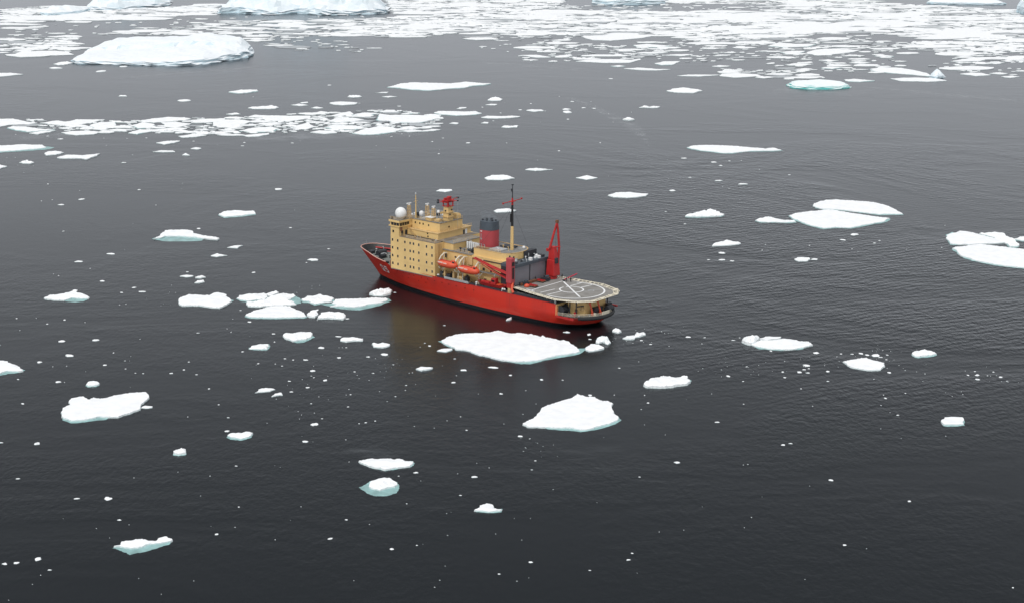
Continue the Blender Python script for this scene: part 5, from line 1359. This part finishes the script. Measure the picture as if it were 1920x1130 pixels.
# ---- port side walkway, gangway, gear under the boats
MB().box(37.0, 70.6, 12.15, 12.35, 8.3, 9.25).build('side_bulwark', M_DARK, ship)
MB().box(54.6, 66.4, 12.4, 13.0, 8.85, 9.25).box(54.6, 66.4, 12.95, 13.02, 9.25, 9.7).build('gangway', M_LGREY, ship)
for (x, y, w, d, h_, mm, nm) in ((69.2, 10.4, 1.4, 2.2, 2.6, M_DARK, 'deck_machinery'), (65.8, 10.6, 1.8, 1.8, 2.0, M_DARK, 'deck_machinery'), (60.8, 10.0, 2.6, 1.8, 1.8, M_YEL2, 'deck_locker'), (57.2, 10.6, 1.4, 1.6, 2.4, M_DARK, 'deck_machinery'), (52.0, 9.6, 2.0, 1.4, 2.1, M_YEL2, 'deck_locker'),
                                 (63.4, 11.0, .8, .8, 3.4, M_YEL2, 'ventilator'), (67.6, 11.2, .7, .7, 3.0, M_YEL2, 'ventilator')):
    MB().box(x - w / 2, x + w / 2, y - d / 2, y + d / 2, 8.3, 8.3 + h_).build(nm, mm, ship, bevel=.08)
MB().lathe((70.2, 12.0, 8.3), [(.3, 0), (.3, 1.0), (.45, 1.1), (.3, 1.4)], 8).lathe((51.4, 12.1, 8.3), [(.3, 0), (.3, 1.4), (.45, 1.5), (.3, 1.8)], 8).build('mooring_post', M_WHITE, ship)
for (x, y, z) in ((39.2, 12.0, 8.9), (38.6, 11.5, 9.2), (38.9, 12.2, 9.5), (38.0, 11.9, 8.8)):
    MB().lathe((x, y, z), [(.05, -.42), (.38, -.2), (.38, .2), (.05, .42)], 10).build('liferaft_canister', M_WHITE, ship, smooth=True)
# davits: pale curved arms reaching out to the boats
def davit(x):
    return MB().tube([(x, 8.6, 17.3), (x, 10.2, 17.5), (x, 11.8, 16.6), (x, 12.9, 15.4)], [.25, .28, .26, .2], 6).tube([(x, 8.4, 12.9), (x, 10.8, 11.4), (x, 12.6, 12.3), (x, 12.9, 12.9)], .2, 6).tube([(x, 10.8, 8.3), (x, 10.8, 11.4)], .22, 6).tube([(x, 10.2, 17.5), (x, 10.6, 13.5), (x, 10.8, 11.4)], .22, 6).build('davit', M_CREAM, ship)
for x in (69.0, 61.4, 59.2, 51.4): davit(x)

# ---- cranes
pc = MB().prism([(35.2, 9.9), (37.6, 9.9), (37.6, 12.1), (35.2, 12.1)], 12.0, 21.0).build('crane', M_FUN, ship, bevel=.12)
MB().prism([(35.4, 10.1), (37.4, 10.1), (37.4, 11.9), (35.4, 11.9)], 10.2, 12.0).build('crane_turntable', M_RED2, pc)
MB().lathe((36.4, 11.0, 8.3), [(.95, 0), (.9, 1.9)], 14).build('crane_pedestal', M_YEL2, pc)
MB().box(35.0, 35.3, 10.4, 11.6, 18.2, 19.6).box(35.05, 35.28, 10.5, 11.4, 13.5, 17.5).build('crane_cab_window', M_BLACK, pc)
MB().tube([(35.6, 10.4, 20.9), (35.4, 10.3, 21.5)], .3, 6).tube([(37.2, 10.4, 20.9), (37.4, 10.3, 21.5)], .3, 6).build('crane_sheave', M_DARK, pc)
b = MB()
for y in (10.5, 11.6):
    b.tube([(37.5, y, 15.0), (46, y, 16.6), (53.4, y, 18.4)], [.34, .3, .2], 6)
    b.tube([(37.5, y, 13.2), (45, y, 15.2), (50.0, y, 17.0)], [.24, .22, .14], 5)
for x in (40, 43.6, 47, 50.2, 53.2):
    z = 15.0 + (x - 37.5) * .212
    b.tube([(x, 10.5, z), (x, 11.6, z)], .16, 5)
b.build('jib', M_RED2, pc)
MB().tube([(35.6, 10.8, 12.0), (34.6, 12.2, 10.0), (33.8, 12.4, 9.0)], [.5, .4, .5], 8).build('crane_leg', M_ORG, pc)
# starboard crane: stout tower with an A frame jib pointing almost straight up
sc_ = MB().lathe((33.4, -9.4, 10.3), [(1.7, 0), (1.7, 1.0), (1.3, 1.4), (1.3, 2.6)], 16).prism([(31.4, -11.3), (35.1, -11.3), (35.1, -7.5), (31.4, -7.5)], 11.6, 17.5, top=[(31.8, -11.0), (34.9, -11.0), (34.9, -7.8), (31.8, -7.8)]).prism([(31.9, -10.8), (34.9, -10.8), (34.9, -8.4), (31.9, -8.4)], 17.5, 22.2, top=[(32.6, -10.4), (34.8, -10.4), (34.8, -8.8), (32.6, -8.8)]).build('crane', M_RED2, ship, bevel=.12)
MB().box(31.3, 32.0, -10.0, -8.4, 16.2, 18.2).build('crane_cab', M_DARK, sc_, bevel=.08)
MB().box(31.75, 31.82, -9.8, -8.9, 13.4, 15.6).build('crane_cab_window', M_BLACK, sc_)
MB().box(34.6, 36.0, -10.2, -8.6, 20.2, 21.2).build('counterweight', M_RED2, sc_)
MB().tube([(34.2, -8.4, 21.5), (33.2, -9.4, 27.0), (32.5, -10.3, 31.2)], [.46, .42, .36], 8).tube([(32.6, -11.2, 14.5), (32.3, -11.5, 21.5), (32.4, -10.9, 27.5), (32.5, -10.3, 31.2)], [.46, .44, .40, .36], 8).tube([(34.2, -8.4, 21.9), (31.9, -11.6, 22.0)], .28, 6).build('jib', M_RED2, sc_)
MB().box(32.1, 32.9, -10.8, -9.8, 30.9, 31.9).build('crane_sheave', M_RUST, sc_)
MB().tube([(32.5, -10.2, 30.8), (32.8, -9.6, 18.0)], .04, 4).build('hoist_cable', M_DARK, sc_)

# ---- foredeck gear
MB().tube([(110.6, 2.8, 9.7), (110.6, -1.4, 9.7)], .95, 14).box(109.6, 111.8, -1.8, 3.2, 8.75, 9.2).build('anchor_windlass', M_DARK, ship)
MB().tube([(106.0, 3.4, 9.6), (106.0, 6.0, 9.6)], .85, 14).box(105.2, 107.4, 2.8, 6.4, 8.75, 9.1).build('anchor_windlass', M_DARK, ship)
MB().box(101.0, 104.5, -1.2, 1.8, 8.75, 9.7).build('hatch', M_LGREY, ship, bevel=.1)
MB().box(107.2, 109.0, .8, 2.8, 8.75, 9.8).build('chain_locker', M_LGREY, ship, bevel=.1)
MB().box(114.0, 116.0, .6, 2.6, 8.75, 9.9).box(112.6, 113.6, -4.4, -2.6, 8.75, 9.7).build('deck_machinery', M_DARK, ship, bevel=.1)
MB().tube([(117.5, -3.2, 9.9), (108.5, -6.4, 9.8), (99, -8.6, 9.8)], .3, 6).tube([(112, -1.4, 9.5), (103, -5.2, 9.7)], .22, 6).build('derrick_boom', M_RED2, ship)
MB().box(93.9, 94.7, 6.5, 12.3, 8.75, 11.0).box(93.92, 94.6, -12.3, -4.5, 8.75, 20.5).build('breakwater', M_RUST, ship)
MB().box(98.2, 99.4, 9.2, 10.2, 8.75, 9.5).build('mooring_bitts', M_DARK, ship)
MB().box(101.4, 102.4, 8.6, 9.4, 8.75, 9.6).build('mooring_bitts', M_DARK, ship)
MB().tube([(119.6, 0, 11.2), (119.6, 0, 13.0)], .06, 5).build('jackstaff', M_LGREY, ship)

# ---- small fittings that make the decks busy
rc = random.Random(42)
def fittings(n, x0, x1, y0, y1, z, mats_, big=1.0):
    for _ in range(n):
        x, y = rc.uniform(x0, x1), rc.uniform(y0, y1)
        m = rc.choice(mats_); k = rc.random()
        s = big * rc.uniform(.5, 1.2)
        if k < .4:
            MB().box(x - .5 * s, x + .5 * s, y - .4 * s, y + .4 * s, z, z + .8 * s).box(x - .56 * s, x + .56 * s, y - .46 * s, y + .46 * s, z + .8 * s, z + .88 * s).build('deck_locker', m, ship, bevel=.04)
        elif k < .75:
            MB().lathe((x, y, z), [(.22 * s, 0), (.22 * s, .9 * s), (.42 * s, .95 * s), (.42 * s, 1.15 * s), (.05, 1.3 * s)], 8).build('mushroom_vent', m, ship)
        else:
            MB().tube([(x, y, z), (x, y, z + 1.3 * s), (x + .3 * s, y, z + 1.6 * s), (x + .6 * s, y, z + 1.4 * s)], .13 * s, 6).build('gooseneck_vent', m, ship)
fittings(13, 76, 88.5, -6, 5, 27.05, [M_YEL2, M_LGREY, M_WHITE, M_DARK])
fittings(6, 90, 93.5, -11, 11, 27.0, [M_LGREY, M_DARK, M_WHITE], .7)
fittings(10, 73, 88.5, 9, 12, 21.03, [M_RUST, M_DARK, M_LGREY], .7)
fittings(9, 58, 66, 2, 8, 18.36, [M_DARK, M_LGREY, M_YEL2])
fittings(8, 43.5, 57, -6, 6.4, 20.7, [M_YEL2, M_DARK, M_LGREY, M_WHITE], .8)
fittings(10, 36.2, 41.6, -8.4, 8.6, 18.1, [M_DARK, M_LGREY, M_WHITE])
fittings(12, 38, 70.5, 9.4, 11.6, 8.3, [M_DARK, M_YEL2, M_DARK, M_LGREY], 1.3)
fittings(9, 97, 116, -4, 5, 8.75, [M_DARK, M_BLACK, M_LGREY], 1.1)
fittings(9, 6.0, 12, -7.5, 8.5, 4.32, [M_DARK, M_RED2, M_DARK, M_YEL2], 1.1)
rail([(71.6, 12.45, 21.03), (89.3, 12.45, 21.03)], m=M_YEL2)
rail([(71.5, 12.4, 21.03), (71.5, 7.6, 21.03)], m=M_YEL2)
rail([(57.2, 6.9, 20.75), (44.5, 6.9, 20.75)], m=M_YEL2)
for (x, y, z0, z1) in ((71.3, 11.0, 12, 20.9), (71.3, 9.2, 12, 20.9)): MB().tube([(x, y, z0), (x, y, z1)], .1, 5).build('downpipe', M_YEL2, ship)
b = MB()
for k in range(26): b.box(71.24, 71.34, 9.8, 10.5, 11.6 + k * .36, 11.66 + k * .36)
b.tube([(71.28, 9.8, 11.4), (71.28, 9.8, 21.0)], .05, 4).tube([(71.28, 10.5, 11.4), (71.28, 10.5, 21.0)], .05, 4).build('wall_ladder', M_YEL2, ship)
# standing rigging and aerial wires
b = MB()
for p, q in (((45, 0, 43), (76, 0, 35.5)), ((45, 0, 37), (57, 5, 20.8)), ((45, 0, 37), (57, -5, 20.8)), ((45, 0, 37), (41.2, 5, 20.8)), ((45, 0, 37), (41.2, -5, 20.8)), ((88, 5, 35), (76, 0, 34))):
    b.tube([p, q], .035, 3)
b.build('rigging', M_DARK, ship)

# ------------------------------------------------------------------ things carried by the ship
def S(x, y, z):
    q = ship.matrix_basis @ Vector((x, y, z)); return (q.x, q.y, q.z)
bpy.context.view_layer.update()
SR = ship.rotation_euler.z
def lifeboat(x, y, z, label, L=9.4):
    root = empty('lifeboat', S(x, y, z), SR)
    tag(root, label, 'lifeboat', None)
    def ring(sx, w, h0, h1, n=12, p=2.4):
        v = []
        for k in range(n):
            t = 2 * math.pi * k / n
            c, s = math.cos(t), math.sin(t)
            yy = w * math.copysign(abs(c) ** (2 / p), c)
            zz = (h1 if s > 0 else -h0) * abs(s) ** (2 / p)
            v.append((sx, yy, zz))
        return v
    vs, fs = [], []
    st = [(-.5, .12, .1, .1), (-.485, .75, .7, .5), (-.42, 1.3, 1.15, .95), (-.25, 1.6, 1.4, 1.15), (0, 1.65, 1.45, 1.2), (.2, 1.55, 1.4, 1.15), (.36, 1.15, 1.1, .95), (.46, .6, .6, .6), (.5, .08, .1, .15)]
    for (s_, w, a, b_) in st: vs += ring(s_ * L, w, a, b_)
    n = 12
    for i in range(len(st) - 1):
        for k in range(n): fs.append((i * n + k, i * n + (k + 1) % n, (i + 1) * n + (k + 1) % n, (i + 1) * n + k))
    fs += [tuple(range(n)), tuple((len(st) - 1) * n + k for k in range(n))]
    MB().add(vs, fs).build('boat_hull', M_ORG, root, smooth=True)
    MB().prism([(-4.1, -.75), (-2.2, -.85), (-2.2, .85), (-4.1, .75)], .8, 1.75, top=[(-3.9, -.6), (-2.4, -.7), (-2.4, .7), (-3.9, .6)]).build('conning_cabin', M_ORG, root, bevel=.1)
    MB().box(-4.0, -3.1, .62, .82, 1.0, 1.5).build('window', M_GLASS, root)
    MB().box(1.0, 3.4, 1.30, 1.50, .35, .80).box(-1.0, .6, 1.45, 1.62, .30, .66).build('pale_panel', mat('pale_boat_panel', (.80, .55, .48), .5), root)
    MB().box(-2.0, 3.2, -.4, .4, 1.12, 1.27).build('roof_hatch', M_RED2, root, bevel=.05)
    MB().box(-4.4, -4.0, -.3, .3, -.3, .4).tube([(-4.4, 0, -.9), (-5.0, 0, -.9)], .3, 8).build('propeller_guard', M_LGREY, root)
    for xx in (-3.2, 3.0): MB().tube([(xx, 0, 1.1), (xx, 0, 2.3)], .07, 5).build('hoisting_hook', M_LGREY, root)
    return root
lifeboat(65.2, 12.6, 14.4, 'orange enclosed lifeboat hanging nearest the yellow accommodation block')
lifeboat(55.0, 12.6, 13.9, 'orange enclosed lifeboat hanging nearest the port crane', 10.2)
# red open work boat resting on the port side deck
wb = empty('work_boat', S(45.2, 11.0, 9.0), SR)
tag(wb, 'dark red work boat with a wheelhouse, stowed on deck beneath the port crane jib', 'work boat')
vs, fs = [], []
st = [(-6.0, 1.35, .3), (-5.0, 1.6, .1), (-2, 1.8, 0), (2, 1.75, 0), (4.4, 1.3, .15), (5.8, .6, .5), (6.3, .08, .9)]
for (x, w, k) in st:
    vs += [(x, 0, k), (x, w * .7, k + .35), (x, w, 1.5 + k * .5), (x, w * .86, 1.52 + k * .5), (x, w * .6, 1.0 + k * .3), (x, 0, .95 + k * .3),
           (x, -w * .6, 1.0 + k * .3), (x, -w * .86, 1.52 + k * .5), (x, -w, 1.5 + k * .5), (x, -w * .7, k + .35)]
for i in range(len(st) - 1):
    for k in range(10): fs.append((i * 10 + k, i * 10 + (k + 1) % 10, (i + 1) * 10 + (k + 1) % 10, (i + 1) * 10 + k))
fs += [tuple(range(10)), tuple(60 + k for k in range(10))]
MB().add(vs, fs).build('boat_hull', mat('work_boat_red', (.36, .02, .02), .45, 0, .15, .8), wb)
wc = MB().prism([(-2.6, -1.0), (-.2, -1.0), (-.2, 1.0), (-2.6, 1.0)], 1.0, 3.4, top=[(-2.5, -.85), (-.5, -.85), (-.5, .85), (-2.5, .85)]).build('wheelhouse', M_RED2, wb, bevel=.06)
MB().box(-2.2, -.8, .9, 1.02, 2.2, 2.9).build('window', M_GLASS, wc)
MB().box(.4, 4.2, -.9, .9, 1.2, 1.75).build('foredeck_cover', M_RED2, wb, bevel=.1)
MB().box(-4.8, -3.0, -.9, .9, 1.1, 1.6).build('engine_box', mat('orange_box', (.62, .08, .02), .5), wb, bevel=.05)
MB().tube([(-1.4, 0, 3.4), (-1.4, 0, 4.4)], .08, 5).lathe((-1.4, 0, 4.2), [(.3, 0), (.3, .3), (.02, .4)], 8).build('boat_mast', M_LGREY, wb)

# deck cargo on the flight deck
def cargo(nm, x, y, label, cat, build):
    r = empty(nm, S(x, y, 10.31), SR); tag(r, label, cat); build(r); return r
cargo('tarpaulin_bundle', 32.4, 6.6, 'bright orange bundle lying on the port edge of the flight deck', 'bundle',
      lambda r: (MB().lathe((0, 0, 0), [(.9, 0), (1.05, .4), (.8, .85), (.35, 1.1), (.03, 1.15)], 12).build('cover', M_ORG, r, smooth=True), MB().tube([(-1.0, 0, .35), (-.6, 0, .95), (0, 0, 1.18), (.6, 0, .95), (1.0, 0, .35)], .06, 4).build('strap', M_RED2, r)))
cargo('fuel_tank', 37.0, 9.6, 'small round cream coloured tank beside the foot of the port crane', 'tank',
      lambda r: (MB().lathe((0, 0, .2), [(.05, 0), (.5, .15), (.75, .6), (.75, 1.1), (.5, 1.6), (.05, 1.75)], 14).build('shell', mat('cream_tank', (.8, .66, .52), .5), r, smooth=True), MB().box(-.6, .6, -.5, .5, 0, .25).build('cradle', M_DARK, r)))
def sled(r):
    MB().box(-1.8, 1.8, -1.0, 1.0, .35, .55).build('platform', M_RUST, r)
    for y in (-.8, .8): MB().tube([(-2.1, y, .12), (1.8, y, .12), (2.2, y, .5)], .1, 5).build('runner', M_DARK, r)
    for k in range(4): MB().box(-1.5 + k * .85, -1.0 + k * .85, -.9, .9, .55, .8).build('slat_crate', M_RED2, r)
cargo('cargo_sled', 31.0, 5.0, 'long dark red cargo sled behind the orange bundle', 'sled', sled)
cargo('cargo_sled', 33.4, -2.4, 'dark red cargo sled in front of the right hangar door', 'sled', sled)
def crates(r):
    MB().box(-1.0, .6, -1.2, 1.0, 0, 1.3).build('crate', M_DARK, r, bevel=.05)
    MB().box(.7, 1.8, -.7, .7, 0, .9).build('crate', M_DARK, r, bevel=.05)
    MB().box(-.7, .3, -.8, .6, 1.32, 2.0).build('net_cover', M_SLATE, r, bevel=.1)
cargo('equipment_pile', 34.2, 5.2, 'dark pile of equipment between the cream tank and the orange bundle', 'equipment', crates)
cargo('equipment_pile', 33.0, -5.2, 'dark pile of equipment near the foot of the starboard crane', 'equipment', crates)
cargo('equipment_pile', 35.2, -11.4, 'dark equipment on the far deck edge behind the starboard crane', 'equipment', crates)
cargo('plank_stack', 35.0, 2.4, 'low stack of rusty brown planks along the hangar doors', 'plank stack',
      lambda r: [MB().box(-.5, .5, -4.6 + k * .15, 4.6 - k * .2, k * .22, k * .22 + .2).build('plank_layer', M_RUST, r) for k in range(4)])
bm_ = MB().tube([(0, 0, .4), (-1.6, -5.6, 1.9)], .22, 8)
r = empty('windsock_boom', S(28.0, -9.2, 10.3), SR); tag(r, 'crimson boom reaching out over the far edge of the flight deck', 'boom')
bm_.build('boom', mat('crimson_paint', (.42, .02, .05), .5), r); MB().box(-.4, .4, -.4, .4, 0, .5).build('boom_base', M_DARK, r)

# ------------------------------------------------------------------ people on the flight deck
M_CLOTH = [mat('dark_navy_clothes', (.018, .020, .032), .8), mat('black_clothes', (.012, .012, .013), .8), mat('orange_coverall', (.5, .09, .03), .8)]
M_SKIN = mat('skin', (.42, .24, .17), .6)
def person(x, y, rot, label, m, pose=0):
    verts = [(0, 0, .95), (0, 0, 1.2), (0, 0, 1.42), (0, 0, 1.53), (.01, 0, 1.66), (.0, 0, 1.78),
             (0, .20, 1.42), (.03 + .05 * pose, .27, 1.14), (.10 + .12 * pose, .25, .90), (0, -.20, 1.42), (.03, -.27, 1.14), (.12, -.24, .92),
             (0, .10, .90), (.04 + .10 * pose, .11, .50), (-.02 + .14 * pose, .12, .08), (.12 + .14 * pose, .13, .05),
             (0, -.10, .90), (.03 - .05 * pose, -.11, .50), (-.03 - .12 * pose, -.12, .08), (.11 - .12 * pose, -.13, .05)]
    edges = [(0, 1), (1, 2), (2, 3), (3, 4), (4, 5), (2, 6), (6, 7), (7, 8), (2, 9), (9, 10), (10, 11), (0, 12), (12, 13), (13, 14), (14, 15), (0, 16), (16, 17), (17, 18), (18, 19)]
    rad = [.21, .22, .22, .08, .12, .10, .11, .085, .055, .11, .085, .055, .14, .10, .075, .06, .14, .10, .075, .06]
    me = bpy.data.meshes.new('person'); me.from_pydata(verts, edges, []); me.materials.append(m)
    o = bpy.data.objects.new('person', me); COL.objects.link(o)
    sk = o.modifiers.new('skin', 'SKIN')
    lay = me.skin_vertices[0].data if me.skin_vertices else None
    if lay is None:
        bm = bmesh.new(); bm.from_mesh(me); bm.verts.layers.skin.verify(); bm.to_mesh(me); bm.free()
        lay = me.skin_vertices[0].data
    for i, r_ in enumerate(rad): lay[i].radius = (r_, r_)
    lay[0].use_root = True
    ss = o.modifiers.new('smooth', 'SUBSURF'); ss.levels = 1; ss.render_levels = 1
    o.location = S(x, y, 10.31); o.rotation_euler = (0, 0, SR + rot)
    MB().lathe((.02, 0, 1.62), [(.03, -.1), (.105, -.02), (.118, .08), (.09, .17), (.02, .20)], 10).build('head', M_SKIN, o, smooth=True)
    MB().lathe((-.005, 0, 1.70), [(.125, -.02), (.13, .05), (.10, .12), (.02, .145)], 10).build('cap', M_CLOTH[1], o, smooth=True)
    tag(o, label, 'person')
    return o
person(26.4, -8.7, 1.0, 'person in dark clothes standing at the far end of the thick diagonal deck line', M_CLOTH[0])
person(25.2, -9.6, 2.2, 'person in black beside the crimson boom, closest to the far edge of the flight deck', M_CLOTH[1], 1)
person(36.0 - .6, -2.0, 0.4, 'person in black standing before the gap of the hangar doors', M_CLOTH[1])
person(34.9, -6.4, 3.0, 'person in dark clothes right of the hangar doors by the starboard crane', M_CLOTH[0], 1)
person(31.4, -4.2, 1.9, 'person in dark clothes standing apart in front of the starboard crane', M_CLOTH[0])
person(30.6, -11.4, 0.2, 'person in black at the rail right behind the starboard crane foot', M_CLOTH[1], 1)
person(34.9, 7.6, 2.6, 'person in dark clothes by the cream tank at the port crane', M_CLOTH[0])

# thin exhaust haze drifting off the funnel top
sm = bpy.data.materials.new('exhaust_haze'); sm.use_nodes = True
n_, l_ = sm.node_tree.nodes, sm.node_tree.links
n_.remove(n_['Principled BSDF'])
v_ = n_.new('ShaderNodeVolumePrincipled'); v_.inputs['Color'].default_value = (.42, .47, .52, 1); v_.inputs['Density'].default_value = .10
l_.new(v_.outputs[0], n_['Material Output'].inputs['Volume'])
mb = MB()
for (x, y, z, rx, rz) in ((56.5, -.6, 30.6, 3.6, 1.8), (59.4, -2.2, 31.6, 2.6, 1.3)):
    mb.lathe((0, 0, 0), [(.02, -1), (.5, -.87), (.87, -.5), (1, 0), (.87, .5), (.5, .87), (.02, 1)], 16)
    for i in range(len(mb.v) - 112, len(mb.v)):
        q = mb.v[i]; mb.v[i] = (x + q[0] * rx, y + q[1] * rx * .7, z + q[2] * rz)
o = mb.build('funnel_smoke', sm, None, smooth=True)
o.matrix_basis = ship.matrix_basis
tag(o, 'thin grey exhaust haze hanging over the top of the funnel', None, None, 'stuff')
